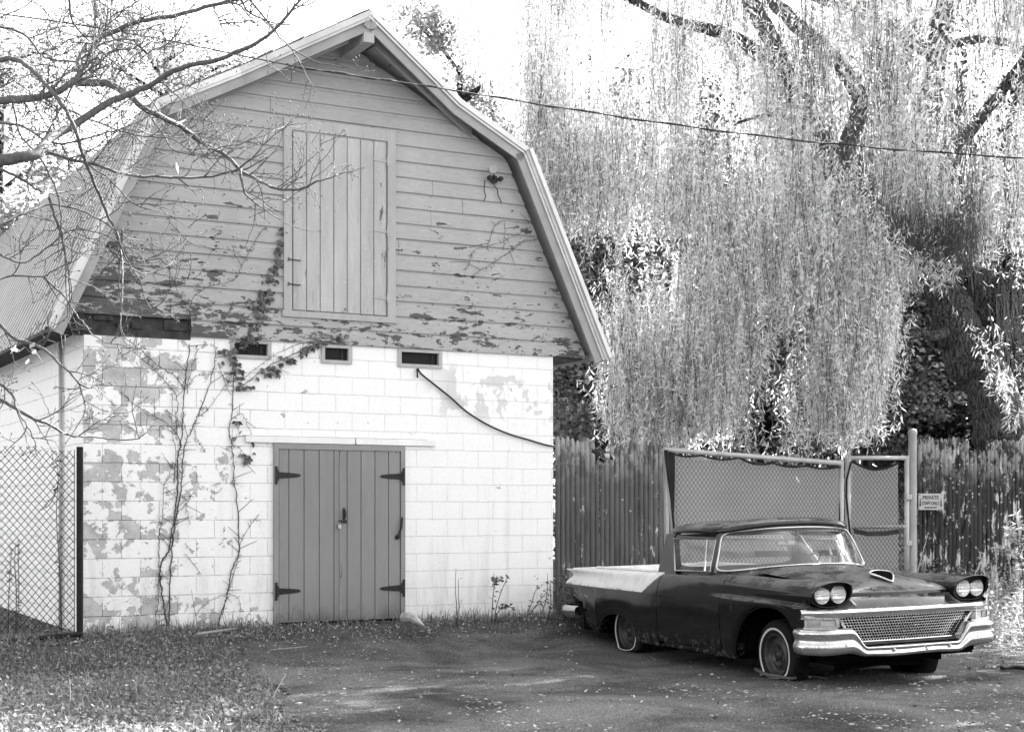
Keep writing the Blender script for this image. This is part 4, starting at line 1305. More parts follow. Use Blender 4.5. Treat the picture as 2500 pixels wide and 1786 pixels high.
FL = (at(1355, 18.85), 18.85, at(1618, 19.15), 19.15)
pickets(*FL, 2.50, 2.45, .0630, M_PICKL, 'picket_fence', 'grey peeling picket fence between the barn corner and the wide gate',
        gap=lambda t, r_: (-.26 - .22 * (t - .37) if .37 < t < .52 else (-.06 if .52 <= t < .7 else 0)), seed=5)
FR = (at(2240, 21.15), 21.15, at(2640, 21.6), 21.6)
pickets(*FR, 2.62, 2.56, .0640, M_PICKR, 'picket_fence', 'dark lichen spotted picket fence carrying the staff sign on the right',
        gap=lambda t, r_: (-.16 if .31 < t < .42 else 0), seed=8)
# piece of broken picket lying on the shortened ones
bp = MB(); a = px3(1445, 1101, 18.7); b = px3(1500, 1120, 18.62)
bp.tube([a, a.lerp(b, .3) + Vector((0, 0, .02)), a.lerp(b, .7) + Vector((0, 0, .012)), b], [.02, .05, .045, .02], 7); o = bp.build('fence_scrap', M_PICKR, None, smooth=True)
tag(o, 'pale broken end of a picket resting on the low pickets left of the gate', 'wood scrap')

M_PIPE = m_galv('gate_pipe', .50, .5, .3)
M_LINK = simple('chain_wire', .05, .55, .4, var=.3)
M_LINKD = simple('dark_chain_wire', .022, .6, .3, var=.3)


def m_cloth():
    q = M_('privacy_cloth')
    wv = q.noise(160, 2, .6, q.mapv((1, 1, .25))); n1 = q.noise(1.4, 5, .6)
    c = q.math('MULTIPLY', q.ramp(n1, .3, .7, .32, .46), q.ramp(wv, .3, .7, .75, 1.2))
    d = q.bsdf(c, .9, 0, None, .1)
    t = q.n('BsdfTranslucent', {'Color': .80}).outputs[0]
    a = q.n('MixShader', {0: .5, 1: d, 2: t}).outputs[0]
    tr = q.n('BsdfTransparent', {}).outputs[0]
    return q.done(q.n('MixShader', {0: .10, 1: a, 2: tr}).outputs[0])


M_CLOTH = m_cloth(); M_HEM = simple('cloth_hem', .022, .9)


def link(a, b, z0a, z1a, z0b, z1b, cw, ch, r_, bulge=None, seed=0, cut=None):
    """chain link between ground points a and b; heights at both ends; cell width and height"""
    rr = random.Random(seed); L = math.hypot(b[0] - a[0], b[1] - a[1]); mb = MB()
    nx_, ny_ = (b[1] - a[1]) / L, -(b[0] - a[0]) / L

    def pt(u, z):
        t = u / L; off = (bulge(u, z) if bulge else 0)
        return Vector((a[0] + (b[0] - a[0]) * t + nx_ * off, a[1] + (b[1] - a[1]) * t + ny_ * off, z))
    H = max(z1a, z1b) - min(z0a, z0b); z0 = min(z0a, z0b); sl = ch / cw; n = int((L + H / sl) / cw) + 2
    for d in (1, -1):
        for i in range(-1, n):
            u0 = i * cw if d < 0 else i * cw - H / sl
            pts = []
            steps = int(H / (ch / 2)) + 1
            for k in range(steps + 1):
                z = z0 + k * ch / 2; u = u0 + k * cw / 2 if d > 0 else u0 - k * cw / 2
                t = u / L
                if u < -.001 or u > L + .001 or z > z1a + (z1b - z1a) * t + .001 or z < z0a + (z0b - z0a) * t - ch / 2:
                    if len(pts) > 1: mb.tube(pts, r_, 4, caps=False)
                    pts = []; continue
                if cut and cut(u, z):
                    if len(pts) > 1: mb.tube(pts, r_, 4, caps=False)
                    pts = []; continue
                w_ = .0 + .003 * math.sin(u * 13 + z * 9 + seed)
                pts.append(pt(u + w_, z) + Vector((nx_ * r_ * (1 if (k + (d > 0)) % 2 else -1), ny_ * r_ * (1 if (k + (d > 0)) % 2 else -1), 0)))
            if len(pts) > 1: mb.tube(pts, r_, 4, caps=False)
    return mb


# wide gate
ga = (at(1626, 19.2), 19.2); gb = (at(2054, 20.55), 20.55)
WG = thing('chain_link_gate', (ga[0], ga[1], .12), 'wide chain link gate with grey privacy cloth behind the car', 'gate', off=(ga[0], ga[1], .12))
zA, zB = px3(1626, 1097, ga[1]).z, px3(2054, 1130, gb[1]).z
m = MB(); m.tube([(ga[0] - .02, ga[1], zA), (gb[0], gb[1], zB)], .034, 10); m.tube([(ga[0], ga[1], .2), (gb[0], gb[1], .2)], .028, 8); m.tube([(ga[0], ga[1], 1.25), (gb[0], gb[1], 1.2)], .024, 8); m.build('rail', M_PIPE, WG, smooth=True)
m = MB(); m.tube([(ga[0] + .02, ga[1], .12), (ga[0], ga[1], zA)], .034, 10); m.build('stile', M_PIPE, WG, smooth=True)
m = MB(); m.tube([(gb[0], gb[1], .12), (gb[0], gb[1], zB + .05)], .036, 10); m.build('stile', M_PIPE, WG, smooth=True)
fa = (ga[0] + .10, ga[1] - .03); fb = (gb[0] - .05, gb[1] - .04)
link(fa, fb, .2, zA - .08, .2, zB - .07, .0640, .078, .0030, bulge=lambda u, z: .012 * math.sin(u * 5 + z * 3), seed=2).build('chain_link', M_LINKD, WG)


def hook(px_, py_, Y, w_=1):
    return px3(px_, py_, Y)


def cloth(top, bot, n=40, dy=.04, fold=.02, sags=()):
    """top: list of (x,y,z) hang points; the edge sags between them"""
    Pg = []; tops = []
    for (p, q, sg) in zip(top[:-1], top[1:], sags):
        for k in range(12): 
            t = k / 12; v = Vector(p).lerp(Vector(q), t); v.z -= sg * math.sin(math.pi * t); tops.append(v)
    tops.append(Vector(top[-1])); N_ = len(tops)
    for i, v in enumerate(tops):
        t = i / (N_ - 1); bx = Vector(bot[0]).lerp(Vector(bot[1]), t)
        Pg.append([v.lerp(bx, k / 16) + Vector((0, fold * math.sin(i * .35 + k * .3) * (k / 16) * (1 - k / 20), 0)) for k in range(17)])
    return Pg, tops


hp = [(1626, 1100), (1711, 1110), (1803, 1116), (1885, 1129), (1968, 1136), (2052, 1138)]
top = [];
for (a, b) in hp:
    t = (a - 1626) / (2054 - 1626); Y = ga[1] + (gb[1] - ga[1]) * t; p = px3(a, b, Y + .03); top.append(p)
Pg, tops = cloth(top, [(ga[0] + .12, ga[1] + .03, .25), (gb[0] - .06, gb[1] + .03, .22)], sags=(.04, .04, .05, .03, .03))
m = MB(); m.grid(Pg); CL = m.build('privacy_cloth', M_CLOTH, WG, smooth=True)
m = MB(); m.tube([v + Vector((0, -.045, -.006)) for v in tops], .013, 6); m.tube([v + Vector((0, -.04, 0)) for v in Pg[-1]], .012, 6)
le = [px3(1626, 1098, 19.15), px3(1632, 1160, 19.15), px3(1640, 1220, 19.15), px3(1646, 1300, 19.15), px3(1650, 1400, 19.15)]
m.tube(le, [.03, .022, .018, .016, .014], 6); m.build('hem', M_HEM, CL, smooth=True)
m = MB(); m.grid([[px3(1623, 1100, 19.14), px3(1630, 1160, 19.14), px3(1640, 1250, 19.14)], [px3(1648, 1112, 19.14), px3(1648, 1165, 19.14), px3(1646, 1250, 19.14)]]); m.build('cloth_fold', M_HEM, CL)
# seam strap low on the cloth
m = MB(); sp = [px3(1655, 1325, 19.5), px3(1740, 1347, 19.7), px3(1800, 1352, 19.9), px3(1925, 1350, 20.2), px3(2040, 1348, 20.5)]
m.grid([[p + Vector((0, -.10, .04)), p + Vector((0, -.10, -.04))] for p in sp]); m.build('seam', simple('cloth_seam', .05, .9), CL)
for (a, b) in hp[1:-1]:
    t = (a - 1626) / (2054 - 1626); Y = ga[1] + (gb[1] - ga[1]) * t; p = px3(a, b, Y)
    m = MB(); zr = zA + (zB - zA) * t; m.tube([p, Vector((p.x, p.y - .036, zr)), Vector((p.x, p.y, zr + .038))], .006, 5); m.build('tie', M_HEM, CL)

# narrow gate
gc = (at(2070, 20.6), 20.6); gd = (at(2214, 20.95), 20.95)
NG = thing('chain_link_gate', (gc[0], gc[1], .12), 'narrow chain link gate with sagging dark cloth left of the tall post', 'gate', off=(gc[0], gc[1], .12))
zC = px3(2070, 1117, gc[1]).z; zD = px3(2214, 1117, gd[1]).z
m = MB(); m.tube([(gc[0], gc[1], zC), (gd[0], gd[1], zD)], .032, 10); m.build('rail', M_PIPE, NG, smooth=True)
m = MB(); m.tube([(gc[0], gc[1], px3(0, 1285, 20.7).z), (gd[0], gd[1], px3(0, 1285, 20.7).z)], .026, 8); m.build('rail', M_PIPE, NG, smooth=True)
m = MB(); m.tube([(gc[0], gc[1], .12), (gc[0], gc[1], zC + .03)], .042, 10); m.build('stile', M_PIPE, NG, smooth=True)
m = MB(); m.tube([(gd[0], gd[1], .12), (gd[0], gd[1], zD + .03)], .034, 10); m.build('stile', M_PIPE, NG, smooth=True)
link((gc[0] + .04, gc[1] - .04), (gd[0] - .03, gd[1] - .04), .2, zC - .1, .2, zD - .1, .0640, .078, .0030, seed=4).build('chain_link', M_LINKD, NG)
top = [px3(2078, 1127, 20.66), px3(2192, 1130, 20.9)]
Pg, tops = cloth(top, [px3(2075, 1620, 20.7), px3(2196, 1620, 20.9)], sags=(.10,), fold=.03)
m = MB(); m.grid(Pg); CL = m.build('privacy_cloth', M_CLOTH, NG, smooth=True)
m = MB(); m.tube([v + Vector((0, -.055, 0)) for v in tops], .014, 6); m.tube([px3(2078, 1127, 20.55), px3(2067, 1170, 20.55), px3(2066, 1210, 20.55), px3(2074, 1290, 20.55), px3(2088, 1400, 20.6)], .014, 6); m.build('hem', M_HEM, CL, smooth=True)
m = MB(); sp = [px3(2084, 1296, 20.5), px3(2120, 1303, 20.55), px3(2160, 1302, 20.65), px3(2194, 1297, 20.7)]
m.grid([[p + Vector((0, 0, .035)), p + Vector((0, 0, -.03))] for p in sp]); m.build('seam', simple('cloth_seam2', .035, .9), CL)
# posts
m = MB(); x = at(2228, 21.0); zt = px3(0, 1058, 21.0).z
m.lathe([(.058, .05), (.058, zt - .02), (.064, zt - .01), (.064, zt + .03), (.045, zt + .06), (0, zt + .07)], (x, 21.0, 0), axis='z', seg=20)
o = m.build('gate_post', M_PIPE, smooth=True); tag(o, 'tall pale steel post with domed cap right of the narrow gate', 'post')
m = MB(); x = at(1621, 19.35); zt = px3(0, 1100, 19.35).z
m.lathe([(.032, .05), (.032, zt), (.02, zt + .03), (0, zt + .035)], (x, 19.35, 0), axis='z', seg=16)
o = m.build('gate_post', M_PIPE, smooth=True); tag(o, 'thin pale steel post at the left end of the wide gate', 'post')
m = MB()
for py_ in (1213, 1325): p = px3(2219, py_, 20.92); m.box((p.x - .05, p.y - .05, p.z - .035), (p.x + .03, p.y + .03, p.z + .035))
o = m.build('hinge', M_PIPE, NG, bevel=.008)

# sign
p0, p1 = px3(2242, 1204, 21.05), px3(2301, 1244, 21.05)
SG = thing('sign', ((p0.x + p1.x) / 2, 21.05, p1.z), 'small white sign reading PRIVATE STAFF ONLY on the dark fence', 'sign', off=((p0.x + p1.x) / 2, 21.05, p1.z))
m = MB(); m.box((p0.x, 21.04, p1.z), (p1.x, 21.05, p0.z)); m.build('sign_board', simple('sign_enamel', .48, .5, var=.12, nscale=20), SG, bevel=.003)
M_INK = simple('sign_ink', .07, .7)


def text(body, size, x, y, z, parent, sx=1.0, mat=None):
    c = bpy.data.curves.new('lettering', 'FONT'); c.body = body; c.size = size; c.align_x = 'CENTER'; c.align_y = 'CENTER'; c.extrude = .0008; c.offset = .0016; c.materials.append(mat or M_INK)
    tmp = bpy.data.objects.new('lettering_curve', c); me = bpy.data.meshes.new_from_object(tmp); bpy.data.objects.remove(tmp)
    ob = bpy.data.objects.new('lettering', me); COL.objects.link(ob); ob.parent = parent
    o_ = OFF[parent.name]; ob.location = (x - o_[0], y - o_[1], z - o_[2]); ob.rotation_euler = (R(90), 0, 0); ob.scale = (sx, 1, 1)


xc = (p0.x + p1.x) / 2; hh = p0.z - p1.z
text('PRIVATE', .075, xc, 21.037, p0.z - hh * .26, SG, .80); text('STAFF ONLY', .070, xc, 21.037, p0.z - hh * .60, SG, .62); text('BEYOND THIS POINT', .026, xc, 21.037, p0.z - hh * .86, SG, .7)
for s_ in (-1, 1):
    m = MB(); m.prism([(xc + s_ * .145 - .012, 21.037, p1.z + .05), (xc + s_ * .145 + .012, 21.037, p1.z + .05), (xc + s_ * .145 + .004, 21.037, p0.z - .07), (xc + s_ * .145 - .004, 21.037, p0.z - .07)], (0, .002, 0)); m.build('ornament', M_INK, SG)
    for zz in (p0.z - .02, p1.z + .02):
        m = MB(); m.lathe([(.006, 0), (.005, -.004), (0, -.005)], (xc + s_ * .155, 21.039, zz), seg=8); m.build('screw', M_IRON, SG)

# chain link fence in front of the barn's left side
pa = px3(-160, 1080, 15.2); pb = px3(186, 1088, 15.45)
CF = thing('chain_link_fence', (pb.x, pb.y, .28), 'chain link fence with dark post and pipe beside the barn corner', 'fence', off=(pb.x, pb.y, .28))
zt = pb.z - .02
link((pa.x, pa.y), (pb.x, pb.y), .35, px3(-160, 1076, 15.2).z, .35, zt, .0735, .086, .0034, bulge=lambda u, z: .015 * math.sin(u * 3 + z * 2), seed=3).build('chain_link', M_LINKD, CF)
M_POST = simple('dark_post', .02, .6, .2, var=.4, nscale=20, bmp=.2)
p = px3(195, 1090, 15.5); m = MB(); m.box((p.x - .028, 15.47, .12), (p.x + .028, 15.53, p.z)); m.build('post', M_POST, CF, bevel=.004)
m = MB(); m.tube([px3(-200, 1580, 15.2), px3(0, 1566, 15.3), px3(200, 1546, 15.45)], .024, 8); m.build('bottom_pipe', M_POST, CF, smooth=True)
m = MB(); m.tube([(p.x - .045, 15.46, .35), (p.x - .045, 15.46, p.z - .03)], .004, 5); m.build('tension_bar', M_LINK, CF)

# ------------------------------------------------------------------ trees
def leaf_quads(base, d, w, L, W, fold=None):
    """diamond leaves: base points, unit directions, unit side vectors, lengths, widths"""
    n = len(base); L = L[:, None]; W = W[:, None]
    a = base; b = base + d * L * .45 + w * W * .5; c = base + d * L; e = base + d * L * .45 - w * W * .5
    V = np.stack([a, b, c, e], 1).reshape(-1, 3); F = np.arange(4 * n).reshape(-1, 4)
    return V, F


def unit(v): return v / (np.linalg.norm(v, axis=1, keepdims=True) + 1e-9)


def rnd_dir(n, r_): return unit(r_.normal(size=(n, 3)))


M_WBARK = m_bark('willow_bark', .12, 24, 1.)
M_BARK = m_bark('dark_bark', .035, 16)
M_WLEAF = m_leaf('willow_leaf', .60, .58, .92, .5, .38)
M_DLEAF = m_leaf('forest_leaf', .17, .45, .34, .85)
M_BLEAF = m_leaf('bright_leaf', .30, .55, .48, .6)
M_FAR = m_leaf('far_leaf', .06, .4, .09, .9)
M_SHRUB = m_leaf('shrub_leaf', .28, .45, .45, .5)

# willow
WB = px3(2440, 1243, 23.0); WB.z = .1
WIL = thing('willow_tree', WB, 'big willow with leaning rough trunk and pale hanging strands behind the gates', 'tree', off=tuple(WB))


def limb(mbx, pts, w0, w1, sides=10, Yc=23.0, seed=0):
    """limb read off the photo: px, py, Y triples; radii in metres"""
    rr = random.Random(seed)
    P_ = [px3(*p) for p in pts]; o = []
    for i in range(len(P_) - 1):
        p0, p1, p2, p3 = P_[max(i - 1, 0)], P_[i], P_[i + 1], P_[min(i + 2, len(P_) - 1)]
        for k in range(5):
            t = k / 5; o.append(.5 * ((2 * p1) + (-p0 + p2) * t + (2 * p0 - 5 * p1 + 4 * p2 - p3) * t * t + (-p0 + 3 * p1 - 3 * p2 + p3) * t ** 3))
    o.append(P_[-1]); n = len(o)
    o = [p + Vector((rr.uniform(-1, 1), rr.uniform(-1, 1), rr.uniform(-1, 1))) * w1 * .25 for p in o]
    mbx.tube(o, [w0 + (w1 - w0) * (i / (n - 1)) ** .8 for i in range(n)], sides)
    if w0 > .1: LIMBS.append((o, (w0 + w1) / 2))
    return o


LIMBS = []
wt = MB()
limb(wt, [(2490, 1600, 23), (2470, 1250, 23), (2440, 1060, 23), (2400, 930, 23), (2350, 840, 23), (2322, 740, 23)], .44, .34, 16)
limb(wt, [(2330, 800, 23), (2300, 700, 22.9), (2262, 640, 22.8), (2200, 610, 22.6), (2140, 595, 22.5), (2100, 540, 22.4), (2070, 476, 22.3), (2030, 400, 22.2), (1985, 310, 22.2), (1915, 177, 22.1), (1876, 83, 22), (1832, 0, 22), (1790, -90, 22)], .30, .11)
limb(wt, [(1915, 177, 22.1), (1850, 130, 22), (1782, 89, 21.8), (1720, 70, 21.7), (1643, 50, 21.5), (1580, 20, 21.4), (1480, -30, 21.2)], .14, .05, 8)
limb(wt, [(2040, 420, 22.2), (2080, 330, 22.6), (2092, 222, 22.8), (1987, 100, 22.9), (1915, 33, 23), (1860, -20, 23)], .15, .10)
limb(wt, [(2320, 760, 23), (2265, 620, 23.4), (2236, 499, 23.4), (2250, 400, 23.4), (2262, 320, 23.4), (2275, 222, 23.4), (2286, 111, 23.4), (2300, 30, 23.4), (2310, -80, 23.4)], .26, .12)
limb(wt, [(2236, 480, 23.4), (2200, 380, 23.6), (2186, 300, 23.7), (2160, 180, 23.8), (2130, 90, 23.8)], .13, .06, 8)
limb(wt, [(2190, 190, 23.8), (2225, 110, 23.9), (2250, 20, 23.9)], .10, .07, 8)
limb(wt, [(2264, 125, 23.4), (2164, 61, 23), (2081, 22, 22.8), (1998, 0, 22.6), (1900, -60, 22.5)], .11, .05, 8)
limb(wt, [(2275, 120, 23.4), (2386, 98, 23), (2500, 112, 22.6), (2600, 140, 22.4)], .08, .05, 8)
limb(wt, [(2275, 420, 23.4), (2350, 340, 23.2), (2420, 255, 23), (2500, 144, 22.8), (2560, 60, 22.8)], .12, .07, 8)
limb(wt, [(2330, 800, 22.9), (2280, 822, 22.6), (2240, 812, 22.5), (2192, 835, 22.3), (2165, 822, 22.2)], .10, .05, 8)
limb(wt, [(2110, 470, 22.4), (2060, 475, 22), (1990, 520, 21.8), (1960, 600, 21.7), (2000, 660, 21.6)], .07, .03, 7)
limb(wt, [(1980, 330, 22.2), (1900, 280, 22), (1800, 300, 21.8)], .05, .02, 6)
limb(wt, [(1830, 600, 22), (1760, 605, 21.8), (1730, 640, 21.7), (1700, 690, 21.7)], .05, .02, 6)
limb(wt, [(2330, 720, 23.2), (2440, 780, 23), (2500, 840, 22.8)], .13, .08, 8)
# limbs outside the picture that carry the rest of the crown
for (dx, dy, dz) in ((5, 1, 9), (6, 5, 10), (3, 6, 12), (-2, 5, 12), (7, -2, 8), (1, -1, 12), (9, 3, 8)):
    p = [Vector((WB.x - .5, 23, 4.5)), Vector((WB.x + dx * .45, 23 + dy * .4, dz * .72)), Vector((WB.x + dx, 23 + dy, dz))]
    wt.tube(p, [.2, .12, .05], 8)
wt.build('trunk', M_WBARK, WIL, smooth=True)

r5 = np.random.default_rng(11)


def strands(n_cl, pxr, yfun, Yr, ln, per, keep=None, lspace=.030, lsz=(.085, .14), lw=.017, ztop=None, spread=.16):
    """hanging strands in tassels; returns arrays of (top, length) """
    tops, lens = [], []
    for _ in range(n_cl):
        px_ = r5.uniform(*pxr); Y = r5.uniform(*Yr); yb, yt = yfun(px_)
        if yb is None: continue
        ybot = r5.uniform(yt, yb) if r5.random() < .62 else yb - abs(r5.normal(0, 40))
        L = r5.uniform(*ln)
        if keep is not None and not keep(px_, ybot, r5): continue
        bot = px3(px_, ybot, Y)
        if spread != .14 and math.sin(bot.x * 3.1 + math.sin(bot.z * 1.3) * 1.6) + .8 * math.sin(bot.z * 2.1 + bot.x * 1.1 + 1) < -.45 + r5.normal(0, .2): continue
        k = int(r5.integers(per[0], per[1]))
        for _k in range(k):
            dx, dy = r5.normal(0, spread, 2) * np.array([1, 1.3]); l = L * r5.uniform(.55, 1.1)
            zb_ = bot.z + abs(r5.normal(0, .22)) + (abs(dx) / spread) * .10
            tops.append((bot.x + dx, bot.y + dy, zb_ + l)); lens.append(l)
    return np.array(tops), np.array(lens)


def strand_leaves(tops, lens, lspace, lsz, lw, sway=.10):
    n = (lens / lspace).astype(int); idx = np.repeat(np.arange(len(lens)), n)
    k = np.concatenate([np.arange(m) for m in n]); t = (k + r5.uniform(0, 1, len(k))) / n[idx]
    ph = r5.uniform(0, 6.28, (len(lens), 2)); fr = r5.uniform(1.0, 2.2, (len(lens), 2)); amp = r5.uniform(.02, sway, (len(lens), 2))
    arch = r5.normal(0, .30, (len(lens), 2))
    P_ = tops[idx].copy(); L_ = lens[idx]
    P_[:, 2] -= t * L_
    for c in (0, 1): P_[:, c] += amp[idx, c] * np.sin(t * L_ * fr[idx, c] + ph[idx, c]) + arch[idx, c] * (1 - t) ** 2
    d = rnd_dir(len(P_), r5) * .85; d[:, 2] -= .75; d = unit(d)
    s_ = unit(np.cross(d, rnd_dir(len(P_), r5)))
    L2 = r5.uniform(lsz[0], lsz[1], len(P_)); W2 = lw * r5.uniform(.7, 1.25, len(P_))
    return leaf_quads(P_, d, s_, L2, W2)


def strand_stems(tops, lens, r_=.0035):
    """thin three sided stems"""
    m = 7; n = len(lens); t = np.linspace(0, 1, m)
    base = np.array(tops)[:, None, :] - np.array([0, 0, 1.])[None, None, :] * (t[None, :, None] * lens[:, None, None])
    base[:, :, 0] += .03 * np.sin(t[None] * 7 + r5.uniform(0, 6, (n, 1))); base[:, :, 1] += .03 * np.sin(t[None] * 6 + r5.uniform(0, 6, (n, 1)))
    off = np.array([(r_, 0, 0), (-r_ * .5, r_ * .87, 0), (-r_ * .5, -r_ * .87, 0)])
    V = (base[:, :, None, :] + off[None, None]).reshape(-1, 3); F = []
    I = np.arange(n)[:, None, None] * m * 3 + np.arange(m - 1)[None, :, None] * 3
    for a in range(3):
        b = (a + 1) % 3; F.append(np.stack([I[..., 0] + a, I[..., 0] + b, I[..., 0] + 3 + b, I[..., 0] + 3 + a], -1).reshape(-1, 4))
    return V, np.concatenate(F)


def yf_main(px_):
    yb = np.interp(px_, [1290, 1340, 1400, 1470, 1495, 1520, 1900, 2130, 2150, 2195, 2250, 2320, 2400, 2430, 2455, 2600], [380, 520, 660, 720, 760, 1120, 1135, 1140, 980, 800, 720, 700, 740, 930, 1100, 1100])
    return yb, -260


GAPS = [((1365, 1505), (560, 1010), .97), ((1545, 1660), (480, 720), .72), ((1690, 1800), (330, 560), .3), ((1400, 1480), (150, 300), .85), ((2070, 2130), (600, 720), .3), ((2150, 2330), (820, 1100), .97),
        ((2330, 2430), (700, 1000), .9), ((1930, 2080), (380, 560), .45), ((2380, 2500), (180, 660), .93), ((1640, 1720), (90, 200), .6), ((1250, 1340), (0, 200), .45), ((2390, 2440), (420, 640), .4), ((2000, 2100), (120, 300), .4), ((1840, 1900), (560, 760), .35)]


def keep(px_, yb, r_):
    j1, j2 = r_.normal(0, 16), r_.normal(0, 38)
    for (a, b), (c, d), p in GAPS:
        if a < px_ + j1 < b and c < yb - 60 + j2 < d and r_.random() < p: return False
    return True


T1, L1 = strands(420, (1290, 2560), yf_main, (20.2, 22.6), (.8, 2.6), (6, 14), keep, spread=.085)
T4, L4 = strands(640, (1300, 2560), lambda p: (min(yf_main(p)[0], 620), -260), (20.4, 23.5), (.7, 2.2), (5, 11), keep, spread=.16)
T2, L2 = strands(45, (1300, 2600), yf_main, (22.6, 26.5), (1.6, 3.2), (5, 12), keep, spread=.2)
# mound that bulges forward over the gates
T3, L3 = strands(190, (1500, 2140), lambda p: (1125 + 25 * math.sin(p * .021) + 18 * math.sin(p * .05), np.interp(p, [1500, 1540, 1640, 1800, 2140], [860, 740, 680, 620, 690])), (19.9, 21.6), (.8, 1.7), (6, 13), None, spread=.17)
# clump hanging before the fork of the trunk, and thin far curtains towards the barn roof
T5, L5 = strands(70, (2130, 2370), lambda p: (735, 600), (21.0, 22.3), (.6, 1.3), (7, 13), None, spread=.14)
T6, L6 = strands(130, (1090, 1340), lambda p: (np.interp(p, [1090, 1200, 1340], [60, 260, 430]), -260), (25.5, 29.5), (.8, 2.2), (5, 10), None, spread=.16)
TA = np.concatenate([T1, T2, T3, T4, T5, T6]); LA = np.concatenate([L1, L2, L3, L4, L5, L6])
ok = TA[:, 2] - LA > 1.9
TA, LA = TA[ok], LA[ok]
V1, F1 = strand_leaves(TA, LA, .028, (.07, .135), .0195)
sel = r5.random(len(TA)) < .8
V2, F2 = strand_stems(TA[sel], LA[sel])
# crown above and to the right of the frame, coarser
cc = r5.normal(0, 1, (1300, 3)) * np.array([3.6, 2.6, 2.0]) + np.array([WB.x + 2.2, 24.5, 11.0])
cc = cc[(cc[:, 2] > 9.6) | (cc[:, 0] > (1330 / 3700) * cc[:, 1] + .3)]
cc = cc[~((cc[:, 0] > 8.3) & (cc[:, 2] < 9.5))]
lc = r5.uniform(1.5, 3.5, len(cc)); okk = cc[:, 2] - lc > 3.2; cc, lc = cc[okk], lc[okk]
V3, F3 = strand_leaves(cc, lc, .07, (.16, .26), .05)
# loose sprays around the limbs in view
nn_ = 3500
sp = r5.uniform(0, 1, (nn_, 3)); spx = 1500 + sp[:, 0] * 1050; spy = -60 + sp[:, 1] * 760; sY = 21.8 + sp[:, 2] * 2.5
b_ = np.stack([(spx - 1250) * sY / FPX, sY, CAMH + (YH - spy) * sY / FPX], 1)
d_ = rnd_dir(nn_, r5); d_[:, 2] -= .5; d_ = unit(d_)
V4, F4 = leaf_quads(b_, d_, unit(np.cross(d_, rnd_dir(nn_, r5))), r5.uniform(.08, .14, nn_), np.full(nn_, .018))
# leaves do not grow right against the bare limbs: thin them along the big ones
q1 = V1.reshape(-1, 4, 3)[:, 0]; kill = np.zeros(len(q1), bool)
for seg, rad in LIMBS:
    for i in range(0, len(seg) - 1, 2):
        c = seg[i]; near = ((q1[:, 0] - c.x) ** 2 + (q1[:, 2] - c.z) ** 2 < (rad * 1.25 + .05) ** 2) & (q1[:, 1] < c.y + rad)
        kill |= near & (r5.random(len(q1)) < .7)
V1 = V1.reshape(-1, 4, 3)[~kill].reshape(-1, 3); F1 = np.arange(len(V1)).reshape(-1, 4)
VV = np.concatenate([V1, V3, V4]); FF = np.concatenate([F1, F3 + len(V1), F4 + len(V1) + len(V3)])
fast_mesh('crown', VV, FF, M_WLEAF, WIL)
fast_mesh('hanging_twigs', V2, F2, simple('twig_bark', .10, .8), WIL)


# broad leaved trees
def broad(x, y, h, cr, label, nleaf, mat, seed, base_z=.1, trunk_r=.14, lo=.30, lsz=.11, crown_mat=None, name='tree', group=None, lean=0., nb=16, flat=1.0):
    r_ = np.random.default_rng(seed); rr = random.Random(seed)
    T = thing(name, (x, y, base_z), label, 'tree', group=group, off=(x, y, base_z))
    m = MB(); top = Vector((x + lean, y, h * .92)); tr = []
    for k in range(9):
        t = k / 8; tr.append(Vector((x + lean * t + .12 * math.sin(t * 5 + seed), y + .1 * math.sin(t * 4 + seed * 2), base_z - .1 + (h * .92 - base_z) * t)))
    m.tube(tr, [trunk_r * (1 - .75 * k / 8) for k in range(9)], 9)
    cs = []
    for b in range(nb):
        t = rr.uniform(lo, .95); p0 = tr[int(t * 8)].lerp(tr[min(8, int(t * 8) + 1)], t * 8 % 1)
        a = rr.uniform(0, 6.28); rad = cr * math.sin(math.pi * min(.97, max(.1, (t - lo) / (1.0 - lo) * .75 + .22))) * rr.uniform(.6, 1.05)
        p1 = p0 + Vector((math.cos(a) * rad * .5, math.sin(a) * rad * .5, rad * .30)); p2 = p0 + Vector((math.cos(a) * rad, math.sin(a) * rad, rad * .42 * flat))
        m.tube([p0, p1, p2], [trunk_r * .32, trunk_r * .2, trunk_r * .06], 6)
        for q in range(3):
            c = p0.lerp(p2, rr.uniform(.45, 1.05)); e = c + Vector((rr.uniform(-.6, .6), rr.uniform(-.6, .6), rr.uniform(-.1, .5))); m.tube([c, e], [trunk_r * .09, trunk_r * .03], 5); cs.append(e); cs.append(c)
    m.build('trunk', M_BARK if crown_mat is None else crown_mat, T, smooth=True)
    cs = np.array([tuple(c) for c in cs]); k = r_.integers(0, len(cs), nleaf)
    sub = r_.normal(0, .42, (len(cs) * 6, 3)) * np.array([1, 1, .45]); P_ = cs[k] + sub[k * 6 + r_.integers(0, 6, nleaf)] + r_.normal(0, .16, (nleaf, 3)) * np.array([1, 1, .6])
    P_ = P_[P_[:, 2] > base_z + .4]; n = len(P_)
    d = rnd_dir(n, r_); d[:, 2] *= .5; d = unit(d); s_ = rnd_dir(n, r_); s_[:, 2] *= .6; s_ = unit(np.cross(np.cross(d, s_), d))
    V, F = leaf_quads(P_, d, s_, r_.uniform(.7, 1.3, n) * lsz, r_.uniform(.5, .8, n) * lsz)
    fast_mesh('crown', V, F, mat, T)
    return T


